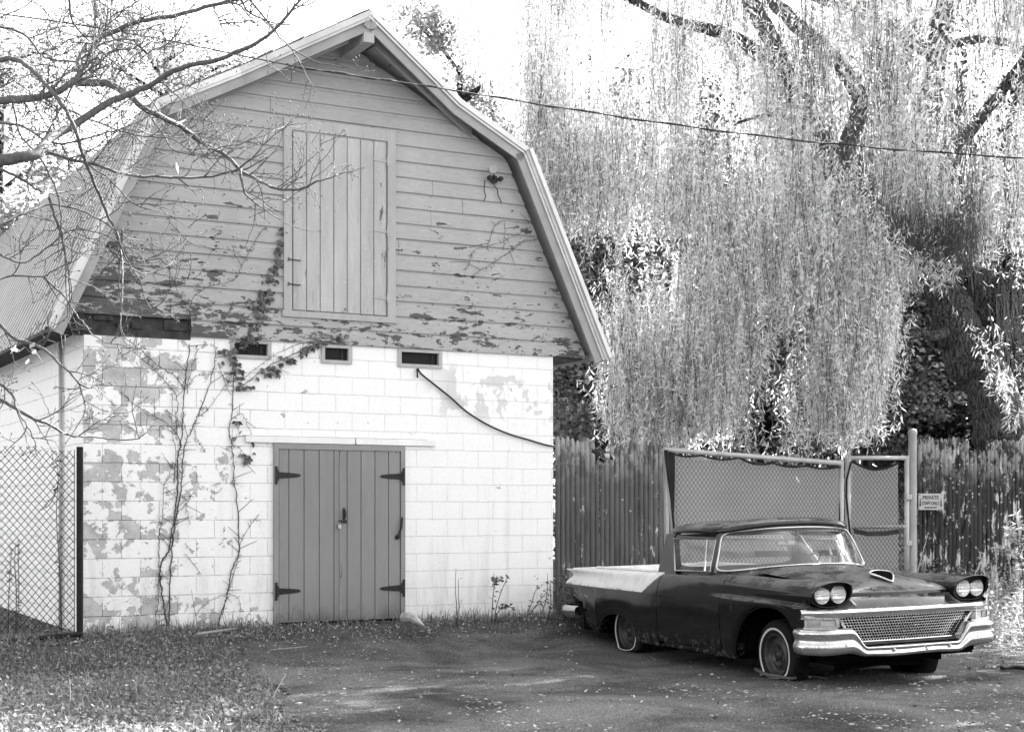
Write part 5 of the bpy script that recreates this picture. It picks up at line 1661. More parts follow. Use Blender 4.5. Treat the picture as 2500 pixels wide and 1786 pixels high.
GR = 'forest trees beyond the fence'
FT = [  # px at base, Y, height, crown radius, leaves, seed, material, label
 (1475, 27, 8.2, 1.5, 9000, 21, M_DLEAF, 'slender dark tree seen in the gap right of the barn eave'),
 (1395, 29, 7.0, 1.6, 10000, 22, M_BLEAF, 'bushy pale tree standing just beyond the barn corner'),
 (1660, 29, 11.0, 2.6, 20000, 23, M_DLEAF, 'dark tree hidden behind the middle of the willow curtain'),
 (2110, 28, 9.0, 2.2, 15000, 24, M_DLEAF, 'dark maple with forked trunk left of the willow trunk'),
 (2045, 30, 9.5, 2.2, 12000, 25, M_DLEAF, 'dark thin tree beside the forked maple'),
 (2300, 31, 12.5, 3.0, 22000, 26, M_FAR, 'dark tree directly behind the willow trunk'),
 (2470, 30, 12.5, 3.2, 30000, 27, M_FAR, 'tall dark tree filling the right edge of the view'),
 (2620, 33, 13.5, 3.2, 12000, 28, M_DLEAF, 'tall dark tree at the far right beyond the frame edge'),
 (1880, 30, 12.0, 3.0, 22000, 29, M_DLEAF, 'dark tree far behind the wide gate'),
 (1440, 34, 14.0, 3.2, 20000, 30, M_BLEAF, 'tall pale tree far behind the barn eave'),
 (1215, 36, 13.2, 3.2, 22000, 31, M_BLEAF, 'thin pale tree rising behind the barn roof'),
 (1130, 33, 14.6, 3.0, 17000, 33, M_BLEAF, 'pale tree filling the sky just right of the barn peak'),
 (1060, 37, 13.0, 2.2, 9000, 32, M_BLEAF, 'sparse young tree nearest the barn ridge'),
]
for (px_, Y, h, cr, nl, sd, mt, lb) in FT:
    broad(at(px_, Y), Y, h, cr, lb, int(nl * 1.6), mt, sd, trunk_r=.11 if h < 10 else .17, lo=.12 if sd in (22, 27, 26, 28) else .28, group=GR, nb=24, lsz=.115)
broad(-6.6, 29, 12.2, 2.4, 'pale leafy tree behind the roof left of the big branch', 12000, M_BLEAF, 43, trunk_r=.14, lo=.6, lsz=.10, nb=18)
broad(-9.2, 27, 11.8, 2.8, 'pale leafy tree behind the left roof slope', 15000, M_BLEAF, 41, trunk_r=.16, lo=.5, lsz=.12, nb=18)
# far woods that read as one mass
nn_ = 120000
wx = r5.uniform(1.5, 46, nn_); wy = 39 + r5.uniform(0, 9, nn_); hgt = np.interp(wx, [1.5, 5, 9, 14, 20, 46], [6, 12.5, 15, 16, 18, 19]) + np.sin(wx * 1.3) * .9
wz = r5.uniform(0, 1, nn_) * hgt
cl = np.sin(wx * 2.1 + wz * 1.7) + np.sin(wx * .9 - wz * 2.3 + 2) + np.sin(wy * 2 + wz); m_ = cl > -1.1
P_ = np.stack([wx, wy, wz], 1)[m_]; n = len(P_); d = rnd_dir(n, r5); s_ = unit(np.cross(d, rnd_dir(n, r5)))
V, F = leaf_quads(P_, d, s_, r5.uniform(.25, .5, n), r5.uniform(.18, .34, n))
o = fast_mesh('far_woods', V, F, M_FAR); tag(o, 'dark wood far behind the fence and willow', 'woods', kind='stuff')
# undergrowth that fills the foot of the wood
nn_ = 90000
P_ = np.stack([r5.uniform(1.2, 16, nn_), r5.uniform(24, 34, nn_), np.zeros(nn_)], 1); P_[:, 2] = .1 + r5.random(nn_) ** 1.3 * (1.6 + .9 * np.sin(P_[:, 0] * 1.7) + .5 * np.sin(P_[:, 1] * 2.1))
d = rnd_dir(nn_, r5); s_ = unit(np.cross(d, rnd_dir(nn_, r5))); V, F = leaf_quads(P_, d, s_, r5.uniform(.05, .11, nn_), r5.uniform(.035, .07, nn_))
o = fast_mesh('undergrowth', V, F, M_SHRUB); tag(o, 'leafy undergrowth beyond the fence', 'undergrowth', kind='stuff')
# unseen maple added right of the view to shade the middle of the lot
broad(11.2, 20.6, 15.0, 4.2, 'unseen broad tree added right of the view to shade the lot', 36000, M_DLEAF, 61, trunk_r=.2, lo=.60, nb=36, lsz=.22)
# trees across the way, behind the viewer
nn_ = 26000
wx = r5.uniform(-34, 34, nn_); wy = -13 - r5.uniform(0, 9, nn_); hgt = 6.5 + 2.5 * np.sin(wx * .5) + 1.2 * np.sin(wx * 1.7 + 1); P_ = np.stack([wx, wy, r5.uniform(0, 1, nn_) * hgt], 1); d = rnd_dir(nn_, r5)
V, F = leaf_quads(P_, d, unit(np.cross(d, rnd_dir(nn_, r5))), r5.uniform(.4, .8, nn_), r5.uniform(.3, .6, nn_))
o = fast_mesh('far_woods', V, F, M_DLEAF); tag(o, 'line of trees on the side the picture was taken from', 'woods', kind='stuff')

# ------------------------------------------------------------------ bare tree in front of the left roof slope
def m_twig():
    q = M_('twig_bark_pale')
    n1 = q.noise(25, 5, .7)
    return q.done(q.bsdf(q.ramp(n1, .3, .7, .05, .13), .8, 0, q.bump(n1, .004, .6), .3))


M_TWIG = m_twig()
BT = thing('bare_tree', (-7.2, 13.2, .25), 'nearly leafless tree reaching bare budded branches over the left side of the barn', 'tree', off=(-7.2, 13.2, .25))
bt = MB(); rb = random.Random(12)
BR = [
 ([(-40, 250), (30, 243), (72, 240), (130, 228), (190, 190), (195, 150), (215, 110), (260, 85), (330, 55), (420, 40), (520, 12), (620, -8)], .040, .014, 13.0),
 ([(-40, 400), (45, 384), (90, 375), (122, 338), (180, 305), (277, 245), (360, 212), (443, 166), (554, 138), (653, 88), (720, 15), (740, -20)], .058, .008, 12.6),
 ([(-40, 150), (33, 144), (66, 161), (110, 205), (160, 266), (188, 332), (210, 399), (238, 465), (260, 521), (277, 554), (294, 609), (299, 665), (294, 764)], .026, .006, 12.8),
 ([(190, 200), (230, 202), (266, 205), (316, 233), (354, 266), (399, 288), (443, 310), (487, 343), (554, 382), (587, 415), (637, 443), (681, 462), (731, 462), (775, 443), (825, 427)], .042, .007, 13.6),
 ([(587, 415), (598, 471), (643, 510), (715, 554)], .014, .003, 13.7),
 ([(560, 425), (626, 377), (654, 327), (692, 310)], .012, .003, 13.6),
 ([(120, 372), (180, 392), (238, 404), (310, 427), (415, 432), (499, 432), (587, 415)], .016, .010, 13.2),
 ([(-20, 770), (34, 824), (99, 847), (147, 889), (170, 909), (204, 943), (235, 947)], .020, .004, 12.4),
 ([(-20, 925), (28, 960), (42, 1002), (71, 1048), (85, 1079)], .012, .003, 12.3),
 ([(-20, 962), (40, 997), (85, 1022), (127, 1039), (170, 1062), (227, 1065), (283, 1073), (334, 1070), (348, 1062)], .020, .003, 12.5),
 ([(-20, 685), (42, 672), (105, 674), (136, 657), (180, 640)], .011, .004, 12.6),
 ([(105, 677), (156, 722), (181, 759), (212, 799), (241, 827), (269, 838), (295, 841)], .010, .003, 12.7),
 ([(150, 560), (159, 640), (161, 711), (175, 760)], .009, .003, 12.9),
 ([(300, 560), (292, 648), (290, 697), (296, 733), (295, 779)], .009, .003, 13.2),
 ([(280, 560), (312, 640), (340, 682), (354, 731), (374, 759)], .009, .003, 13.1),
 ([(270, 610), (334, 663), (382, 668), (425, 677), (465, 682)], .009, .003, 13.2),
 ([(-20, 405), (55, 438), (94, 465), (133, 471), (194, 460)], .015, .005, 12.9),
 ([(116, 471), (133, 526), (152, 582), (166, 659), (170, 720)], .013, .005, 12.9),
 ([(170, 0), (180, 60), (240, 120), (330, 200), (399, 288)], .012, .006, 13.3),
 ([(-20, 60), (60, 85), (110, 140), (190, 150)], .014, .008, 13.0),
 ([(230, -20), (232, 90), (200, 170), (150, 260), (90, 375)], .010, .008, 12.9),
 ([(600, -10), (660, 60), (700, 110), (770, 150), (850, 165)], .012, .003, 13.2),
 ([(443, 310), (500, 350), (540, 400), (600, 430), (660, 452)], .010, .003, 13.7),
 ([(354, 266), (400, 330), (430, 370), (520, 380), (560, 350)], .010, .003, 13.7),
 ([(30, 243), (50, 330), (90, 375), (140, 470), (150, 560)], .012, .007, 12.8),
 ([(-20, 300), (60, 310), (130, 350), (240, 330), (330, 300), (420, 250), (470, 225)], .013, .004, 13.1),
 ([(-20, 560), (60, 520), (130, 500), (210, 520), (280, 560)], .012, .006, 12.8),
 ([(0, 620), (60, 640), (120, 600), (180, 560), (260, 575), (340, 620)], .010, .004, 12.7),
 ([(210, 399), (270, 440), (330, 500), (400, 520), (470, 560)], .009, .003, 13.1),
 ([(160, 266), (240, 300), (330, 330), (420, 340), (500, 395)], .010, .004, 13.2),
]


def smooth(P_, k=5):
    o = []
    for i in range(len(P_) - 1):
        p0, p1, p2, p3 = P_[max(i - 1, 0)], P_[i], P_[i + 1], P_[min(i + 2, len(P_) - 1)]
        for j in range(k):
            t = j / k; o.append(.5 * ((2 * p1) + (-p0 + p2) * t + (2 * p0 - 5 * p1 + 4 * p2 - p3) * t * t + (-p0 + 3 * p1 - 3 * p2 + p3) * t ** 3))
    o.append(P_[-1]); return o


def twig(p, d, L, r_, depth):
    n = max(3, int(L / .05)); pts = [p]; d = d.normalized()
    for i in range(n):
        d = (d + Vector((rb.uniform(-.28, .28), rb.uniform(-.2, .2), rb.uniform(-.22, .30)))).normalized()
        pts.append(pts[-1] + d * (L / n))
    bt.tube(pts, [r_ * (1 - .6 * i / n) for i in range(n + 1)], 5 if depth > 1 else 4, caps=False)
    e = pts[-1]; bt.tube([e - d * .004, e + d * .010, e + d * .026], [r_ * .5, .0055, .0015], 4)          # bud
    if depth > 0:
        for i in range(1, n):
            if rb.random() < .44:
                a = (d.cross(Vector((0, 1, 0)))).normalized() * rb.choice((-1, 1)); dd = (pts[i + 1] - pts[i]).normalized() * .7 + a * rb.uniform(.5, 1.) + Vector((0, rb.uniform(-.5, .5), .25))
                twig(pts[i], dd, L * rb.uniform(.3, .6), r_ * .7, depth - 1)
            elif rb.random() < .5:
                q_ = pts[i] + Vector((rb.uniform(-.012, .012), 0, rb.uniform(-.012, .012))); bt.tube([pts[i], q_], [r_ * .9, .002], 4)


for pts, w0, w1, Y in BR:
    n = len(pts); P_ = [px3(a, b, Y + .35 * math.sin(i * .7 + pts[0][1] * .01)) for i, (a, b) in enumerate(pts)]
    o = smooth(P_); m_ = len(o); o = [p + Vector((rb.uniform(-1, 1), rb.uniform(-1, 1), rb.uniform(-1, 1))) * .006 for p in o]
    bt.tube(o, [w0 + (w1 - w0) * (i / (m_ - 1)) ** .7 for i in range(m_)], 8)
    Ln = sum((o[i + 1] - o[i]).length for i in range(m_ - 1)); k = int(Ln / .24)
    for j in range(k):
        i = rb.randint(1, m_ - 2); t = (o[i + 1] - o[i]).normalized(); a = t.cross(Vector((0, 1, 0))).normalized() * rb.choice((-1, 1))
        twig(o[i], t * .8 + a * rb.uniform(.4, 1.1) + Vector((0, rb.uniform(-.6, .6), 0)), rb.uniform(.16, .62), max(.0058, w1 * .8), 2)
    twig(o[-1], o[-1] - o[-3], .25, max(.004, w1), 2)
# fine far twigs in the upper left corner
for _ in range(55):
    p = px3(rb.uniform(-20, 420), rb.uniform(-20, 330), rb.uniform(12.6, 15)); twig(p, Vector((rb.uniform(-1, 1), rb.uniform(-.5, .5), rb.uniform(-.6, .8))), rb.uniform(.4, 1.0), .006, 2)
tr = [Vector((-7.3, 13.2, .1)), Vector((-7.1, 13.15, 2)), Vector((-6.6, 13.1, 3.6)), Vector((-6.2, 13, 4.6)), Vector((-6.0, 13, 5.6)), Vector((-6.1, 13, 7.5))]
bt.tube(smooth(tr), [.16 - .10 * i / 25 for i in range(26)], 10)
for pts, w0, w1, Y in BR:
    if pts[0][0] < 0:
        e = px3(pts[0][0], pts[0][1], Y + .35 * math.sin(pts[0][1] * .01)); z = max(1.0, min(7, e.z - .5 + (e.z < 3) * .0)); k = min(int(len(tr) * z / 8), 4); s0 = tr[k].lerp(tr[k + 1], .5)
        bt.tube(smooth([s0, s0.lerp(e, .5) + Vector((0, 0, .12)), e]), [w0 * 1.5 - (w0 * .5) * i / 10 for i in range(11)], 7)
bt.build('trunk', M_TWIG, BT, smooth=True)
# the few leaves that still hang on it
lv = []
r6 = np.random.default_rng(5)
for (a, b) in [(62, 845), (75, 850), (50, 855), (90, 862), (70, 875), (120, 465), (40, 840), (330, 170), (430, 395), (85, 835), (455, 290), (230, 60)]:
    p = px3(a, b, 12.3); lv.append((p.x, p.y, p.z))
lv = np.array(lv); d = rnd_dir(len(lv), r6); d[:, 2] -= .6; d = unit(d); V, F = leaf_quads(lv, d, unit(np.cross(d, rnd_dir(len(lv), r6))), np.full(len(lv), .10), np.full(len(lv), .045)); fast_mesh('leaves', V, F, M_BLEAF, BT)

# ------------------------------------------------------------------ vines on the front wall
M_VINE = simple('vine_stem', .055, .9, var=.4, nscale=30)
M_IVY = m_leaf('ivy_leaf', .13, .3, .16, .8)


def vine(name, label, cat, lines, leaves=(), d=.012, group=None):
    x0, z0 = P(*lines[0][0][0]); wpos = bw_(x0, -d, z0)
    T = thing(name, wpos, label, cat, rz=BROT, off=(x0, -d, z0), group=group)
    m = MB(); rv = random.Random(hash(label) % 1000 if False else len(label))
    for pts, r0 in lines:
        Q = [Vector((P(a, b, d)[0], -d - .008 * math.sin(i), P(a, b, d)[1])) for i, (a, b) in enumerate(pts)]
        o = smooth(Q, 6); o = [p + Vector((rv.uniform(-.010, .010), rv.uniform(-.006, .004), rv.uniform(-.006, .006))) for p in o]; n = len(o)
        m.tube(o, [max(.0026, r0 * .68 * (1 - .5 * i / n)) * rv.uniform(.75, 1.2) for i in range(n)], 5)
        for i in range(1, n - 1):
            if rv.random() < .35:
                t = (o[i + 1] - o[i]).normalized(); a = Vector((t.z, 0, -t.x)) * rv.choice((-1, 1)); L = rv.uniform(.02, .05) if rv.random() < .8 else rv.uniform(.08, .25)
                e = o[i] + (t * .6 + a) * L; m.tube([o[i], o[i].lerp(e, .6) + Vector((0, -.004, .004)), e], [.003, .0024, .0016], 4)
    m.build('stem', M_VINE, T, smooth=True)
    if leaves:
        C = []
        for (pl, n, sp) in leaves:
            Q = smooth([Vector((P(a, b, d)[0], -d, P(a, b, d)[1])) for a, b in pl], 6)
            for _ in range(n):
                c = Q[rv.randrange(len(Q))] + Vector((rv.gauss(0, sp), -abs(rv.gauss(.01, .02)), rv.gauss(0, sp)))
                for k in range(rv.choice((3, 5))):
                    a = -math.pi / 2 + (k - 2) * .55 + rv.uniform(-.2, .2); C.append((c, a, rv.uniform(.04, .085)))
        base = np.array([tuple(c) for c, a, l in C]); ang = np.array([a for c, a, l in C]); L = np.array([l for c, a, l in C])
        dd = unit(np.stack([np.cos(ang), r6.uniform(-.5, .05, len(ang)), np.sin(ang)], 1)); sd = unit(np.cross(dd, np.array([0, 1., 0]) + r6.normal(0, .35, dd.shape)))
        V, F = leaf_quads(base, dd, sd, L, L * .55)
        o_ = OFF[T.name]; fast_mesh('leaves', V, F, M_IVY, T)
    return T


vine('wall_vine', 'bare twisting vine stems climbing the peeled left part of the block wall', 'vine', [
 ([(408, 1535), (402, 1488), (398, 1461), (392, 1421), (392, 1387), (398, 1366), (412, 1345), (416, 1314), (423, 1272), (429, 1232), (434, 1180), (433, 1133), (440, 1091), (445, 1050), (447, 1018), (448, 986), (452, 934), (458, 892), (463, 840)], .013),
 ([(413, 1535), (413, 1471), (414, 1419), (418, 1366), (421, 1325), (431, 1262), (437, 1230), (443, 1180), (446, 1133), (452, 1081), (473, 1041), (484, 1012), (507, 955), (523, 892), (528, 845)], .012),
 ([(389, 1535), (379, 1509), (385, 1471), (388, 1408), (389, 1346), (390, 1297), (396, 1272), (398, 1220), (403, 1180), (415, 1154), (422, 1130)], .007),
 ([(434, 1062), (417, 1043), (389, 1022), (358, 1003), (331, 987), (293, 955)], .006),
 ([(440, 1087), (429, 1028), (433, 976), (410, 938), (379, 903), (327, 860)], .007),
 ([(450, 951), (429, 920), (398, 901), (362, 871), (327, 840), (300, 822)], .007),
 ([(458, 960), (460, 925), (478, 860), (480, 842)], .006), ([(455, 945), (475, 920), (502, 913)], .004),
 ([(437, 1247), (460, 1222), (466, 1210)], .005), ([(452, 1225), (458, 1255), (464, 1282)], .004),
 ([(473, 1041), (480, 1070), (488, 1085), (502, 1102)], .003), ([(484, 1018), (511, 995), (546, 943), (563, 932)], .005),
 ([(424, 1180), (429, 1100), (419, 1050), (421, 960)], .006), ([(452, 1324), (472, 1350)], .003), ([(453, 1352), (489, 1400)], .004)])
vine('wall_vine', 'vine stem left of the double doors with a few dark leaves half way up', 'vine', [
 ([(528, 1535), (542, 1490), (557, 1440), (567, 1387), (583, 1346), (582, 1283), (578, 1220), (572, 1175), (569, 1123), (565, 1085), (560, 1049), (567, 1007), (567, 966), (573, 892), (571, 845)], .010),
 ([(542, 1500), (555, 1450), (572, 1395), (582, 1350), (592, 1316), (620, 1272), (632, 1255)], .006),
 ([(564, 1082), (584, 1060), (575, 1040)], .004), ([(564, 1080), (590, 1100), (600, 1125), (598, 1140)], .004),
 ([(474, 1505), (505, 1470), (553, 1450), (583, 1462), (586, 1495)], .004),
 ([(532, 885), (545, 925), (566, 965)], .005), ([(567, 1020), (590, 1010), (600, 1030), (615, 1060)], .003)],
 leaves=[([(596, 1105), (600, 1130)], 4, .04), ([(612, 1085), (618, 1092)], 2, .03), ([(560, 885), (585, 930)], 5, .05), ([(575, 1060), (578, 1000)], 2, .03)])
vine('ivy_vine', 'dark leafy ivy climbing from the left vent up to the loft door', 'vine', [
 ([(571, 845), (585, 825), (615, 798), (630, 750), (648, 720), (665, 665), (687, 609), (692, 554)], .009),
 ([(600, 830), (640, 770), (660, 700), (680, 640)], .006),
 ([(665, 720), (700, 748), (740, 752), (800, 740)], .003), ([(598, 632), (630, 665), (665, 704)], .004), ([(692, 560), (700, 530), (715, 515)], .004)],
 leaves=[([(604, 825), (625, 785), (640, 740)], 38, .045), ([(640, 740), (655, 705), (668, 660)], 32, .035), ([(668, 660), (680, 620), (691, 560)], 26, .022), ([(560, 850), (575, 900)], 16, .04)])
vine('ivy_vine', 'ivy runner with drooping leaves slanting below the middle vent', 'vine', [
 ([(575, 955), (600, 935), (640, 905), (680, 880), (720, 862), (760, 838), (800, 826)], .008),
 ([(563, 932), (595, 922), (650, 880), (700, 850), (770, 825)], .004)],
 leaves=[([(590, 940), (640, 915), (690, 890), (745, 850)], 26, .03), ([(745, 848), (800, 828), (850, 818)], 18, .012)])
vine('wall_vine', 'thin brown runners crossing the grey planks left of the loft door', 'vine', [
 ([(465, 810), (465, 742), (499, 704), (571, 681), (598, 632), (637, 565), (650, 555)], .005),
 ([(454, 830), (465, 770), (435, 715), (421, 676), (400, 640), (350, 600)], .005), ([(598, 632), (560, 610), (480, 600), (430, 560), (410, 530)], .004),
 ([(560, 840), (600, 780), (640, 740)], .004)], d=.045)
vine('dead_vine', 'dead vine tendrils clinging to the planks under the right eave', 'vine', [
 ([(1296, 545), (1260, 542), (1233, 538), (1210, 549), (1198, 575), (1190, 610)], .005), ([(1233, 540), (1230, 580), (1228, 613)], .004),
 ([(1297, 553), (1270, 568), (1220, 592), (1160, 610), (1150, 630), (1138, 660)], .005), ([(1312, 585), (1280, 590), (1243, 616), (1206, 640), (1150, 675)], .005),
 ([(1285, 583), (1260, 600), (1230, 625)], .003)], d=.045)

# ------------------------------------------------------------------ cables
def cable(pts, r_, label, name='cable', mat=None, k=6):
    m = MB(); m.tube(smooth([Vector(p) for p in pts], k), r_, 6); o = m.build(name, mat or M_WIRE, None, smooth=True); return tag(o, label, 'cable')


cable([px3(-60, 28, 13.4), px3(0, 34, 13.5), px3(200, 62, 13.8), px3(430, 103, 14.2), px3(700, 158, 14.7), px3(900, 190, 15.1), px3(1040, 210, 15.4), px3(1300, 252, 16), px3(1600, 298, 16.6), px3(1900, 337, 17.3), px3(2200, 366, 18), px3(2560, 390, 18.8)], .0065,
      'long twisted overhead cable sagging across the barn gable and willow', 'power_line')
m = MB(); q = [px3(700, 160, 14.7), px3(900, 191, 15.1), px3(1040, 211, 15.4), px3(1300, 253, 16), px3(1600, 299, 16.6), px3(1900, 338, 17.3), px3(2200, 367, 18), px3(2560, 391, 18.8)]
o_ = smooth(q, 10); m.tube([p + Vector((0, .013 * math.sin(i * .9), .013 * math.cos(i * .9) + .004)) for i, p in enumerate(o_)], .005, 5); o = m.build('power_line', M_WIRE, None, smooth=True); tag(o, 'thin second strand wound round the overhead cable', 'cable')
q = [(P(a, b, .03)[0], -.03, P(a, b, .03)[1]) for a, b in [(1020, 899), (1028, 912), (1060, 938), (1100, 970), (1140, 1005), (1190, 1036), (1240, 1058), (1290, 1073), (1330, 1085), (1352, 1089)]]
cable([bw_(*p) for p in q], .011, 'black cable drooping from the right vent to the barn corner')
q = [(P(a, b, .03)[0], -.03, P(a, b, .03)[1]) for a, b in [(1018, 899), (1019, 912), (1019, 922)]]
cable([bw_(*p) for p in q], .009, 'short black cable end under the right vent')
M_PW = simple('pale_wire', .55, .6)
for i, (pp, lb) in enumerate((([(1340, 690), (1560, 670), (1900, 605), (2160, 545), (2560, 465)], 'pale wire crossing behind the middle of the willow'), ([(1430, 565), (1700, 548), (1830, 535)], 'short pale wire in the gap beside the barn eave'),
                              ([(1900, 520), (2100, 490), (2260, 462), (2560, 405)], 'highest pale wire running through the willow at right'), ([(2300, 572), (2440, 545), (2560, 525)], 'lowest pale wire near the right edge'))):
    cable([px3(a, b, 26.0 + i * .3) for a, b in pp], .007, lb, 'telephone_wire', M_PW)

# ------------------------------------------------------------------ grass, litter, stones, weeds
r7 = np.random.default_rng(23)
M_GRASS = m_leaf('grass_blade', .17, .35, .28, .7)
M_DRY = m_leaf('dry_blade', .30, .3, .3, .4)
M_LIT = m_leaf('dry_litter', .28, .15, .25, .85)


def bdist(x, y): return -((x - A2[0]) * N2[0] + (y - A2[1]) * N2[1])


def bs(x, y): return (x - A2[0]) * U2[0] + (y - A2[1]) * U2[1]


def blades(P0, hts, wd, lean=.5, r_=r7):
    n = len(P0); a = r_.uniform(0, 2 * np.pi, n); ln = r_.uniform(.1, lean, n)
    dx = np.stack([np.cos(a), np.sin(a), np.zeros(n)], 1); b = a + np.pi / 2; sd = np.stack([np.cos(b), np.sin(b), np.zeros(n)], 1) * wd[:, None] * .5
    up = np.array([0, 0, 1.])
    p1 = P0 + up * (hts * .55)[:, None] + dx * (hts * ln * .35)[:, None]; p2 = P0 + up * (hts * (1 - .25 * ln))[:, None] + dx * (hts * ln)[:, None]
    V = np.stack([P0 - sd, P0 + sd, p1 + sd * .8, p1 - sd * .8, p2 + sd * .1, p2 - sd * .1], 1).reshape(-1, 3)
    k = np.arange(n)[:, None] * 6
    F = np.concatenate([k + np.array([[0, 1, 2, 3]]), k + np.array([[3, 2, 4, 5]])])
    return V, F


def grass_density(x, y):
    d_, s_ = bdist(x, y), bs(x, y)
    pat = .5 + .5 * np.sin(x * 2.3 + np.sin(y * 1.9) * 2) * np.sin(y * 2.7 + x)
    lawn = (~on_asphalt(x, y)) & (x < 1.5) & (d_ > .02)
    base = (d_ > .02) & (d_ < .35 + .3 * pat) & (s_ > 0) & (s_ < 5.7)
    door = (s_ > 2.0) & (s_ < 3.8) & (d_ < .5)
    return np.where(lawn, .35 + .65 * pat, 0) * np.where(s_ > 1.9, np.where(d_ < 1.1, .35, 1), 1) + base * np.where(door, .05, .8)


def scatter(n, x0, x1, y0, y1, fn):
    x = r7.uniform(x0, x1, n); y = r7.uniform(y0, y1, n); k = r7.random(n) < fn(x, y); x, y = x[k], y[k]
    return np.stack([x, y, gz(x, y)], 1)


g1 = scatter(150000, -9, 2.2, 8.2, 18.6, grass_density)
d1_ = bdist(g1[:, 0], g1[:, 1]); hh_ = r7.gamma(2.2, .014, len(g1)) * np.where(d1_ < .45, 2.4, 1.0) + .015
V, F = blades(g1, np.minimum(hh_, .33), r7.uniform(.004, .010, len(g1)), 1.1)
# leafy ground weeds between the blades
wd_ = scatter(90000, -9, 1.6, 8.2, 17.5, lambda x, y: grass_density(x, y) * (bdist(x, y) > .4) * (.3 + .7 * (np.sin(x * 3.1 + y) * np.sin(y * 2.2 - x) > -.1)))
wd_[:, 2] += r7.gamma(2, .022, len(wd_)); d = rnd_dir(len(wd_), r7); d[:, 2] *= .5; d = unit(d); V2, F2 = leaf_quads(wd_, d, unit(np.cross(d, rnd_dir(len(wd_), r7))), r7.uniform(.025, .06, len(wd_)), r7.uniform(.012, .03, len(wd_)))
o = fast_mesh('grass', np.concatenate([V, V2]), np.concatenate([F, F2 + len(V)]), M_GRASS, origin=(0, 0, 0)); tag(o, 'rough short grass and weeds left of the driveway and along the wall', 'grass', kind='stuff')
g2 = scatter(4500, -9, 4.2, 8.2, 19, lambda x, y: grass_density(x, y) * .6)
V, F = blades(g2, r7.gamma(2, .05, len(g2)), r7.uniform(.003, .007, len(g2)), 1.6)
o = fast_mesh('dry_grass', V, F, M_DRY, origin=(0, 0, 0)); tag(o, 'pale dry stalks scattered in the grass', 'grass', kind='stuff')


def lit_density(x, y):
    d_, s_ = bdist(x, y), bs(x, y)
    a = np.where((d_ > .05) & (d_ < 1.25) & (s_ > -.5) & (s_ < 6.5), .95, 0) * np.where(d_ > .9, .5, 1)
    b = np.where(~on_asphalt(x, y), .38, .012) + np.where(on_asphalt(x, y) & (y < 14.3) & (x > -1) & (np.sin(x * 1.7 + y * 2) > .2), .09, .0)
    c = np.where((y > 18.0) & (x > .5), .8, 0) + np.where((x > 4.3) & (y > 14.2), .6, 0)
    return np.clip(a + b + c, 0, 1)


l1 = scatter(52000, -8, 9, 8.2, 21, lit_density); l1[:, 2] += r7.uniform(.012, .05, len(l1))
d = rnd_dir(len(l1), r7); d[:, 2] *= .35; d = unit(d); w_ = rnd_dir(len(l1), r7); w_[:, 2] *= .4; w_ = unit(np.cross(np.cross(d, w_), d))
V, F = leaf_quads(l1, d, w_, r7.uniform(.015, .055, len(l1)), r7.uniform(.008, .03, len(l1)))
o = fast_mesh('leaf_litter', V, F, M_LIT, origin=(0, 0, 0)); tag(o, 'dry fallen leaves and litter along the wall and over the tarmac', 'fallen leaves', kind='stuff')


# stones: small irregular pebbles
def pebbles(P0, size, name, mat, label, cat):
    n = len(P0); o8 = np.array([(1, 0, 0), (.3, .95, 0), (-.8, .6, 0), (-.9, -.5, 0), (.2, -1, 0), (.1, 0.1, .75), (.0, 0, -.6)])
    f = np.array([(0, 1, 5), (1, 2, 5), (2, 3, 5), (3, 4, 5), (4, 0, 5), (1, 0, 6), (2, 1, 6), (3, 2, 6), (4, 3, 6), (0, 4, 6)])
    a = r7.uniform(0, 6.28, n); c, s_ = np.cos(a), np.sin(a); v = o8[None] * r7.uniform(.65, 1.25, (n, 7, 3)) * size[:, None, None]; v[:, :, 2] *= .42
    V = np.stack([v[..., 0] * c[:, None] - v[..., 1] * s_[:, None], v[..., 0] * s_[:, None] + v[..., 1] * c[:, None], v[..., 2]], -1) + P0[:, None, :] + np.array([0, 0, .35]) * size[:, None, None]
    F = (np.arange(n)[:, None, None] * 7 + f[None]).reshape(-1, 3)
    o = fast_mesh(name, V.reshape(-1, 3), F, mat, origin=(0, 0, 0)); return tag(o, label, cat, kind='stuff')


def peb_d(x, y):
    m_ = (np.sin(x * 2.1 + 1.3 * y) + np.sin(3.3 * y - x) > .1)
    return np.where(on_asphalt(x, y), .04 + .7 * m_ * (y < 13.4) * (x > -.4) * (np.sin(x * 5 + y * 3) > -.3) + .30 * (x < -1.2) + .5 * (x > 3.2) * (y < 12.8), .12 * (y < 16))


p1_ = scatter(34000, -5, 8, 8.4, 17.5, peb_d); p1_[:, 2] += .028
q = M_('pale_gravel'); isl = q.n('NewGeometry').outputs['Random Per Island']; M_PEB = q.done(q.bsdf(q.math('POWER', q.ramp(isl, 0, 1, .15, .72), 1.6), .85, 0, q.bump(q.noise(60, 3), .005, .5), .3))
pebbles(p1_, np.clip(r7.gamma(2.0, .0038, len(p1_)) + .003, 0, .032), 'gravel', M_PEB, 'loose pale stones strewn over the dark tarmac', 'gravel')


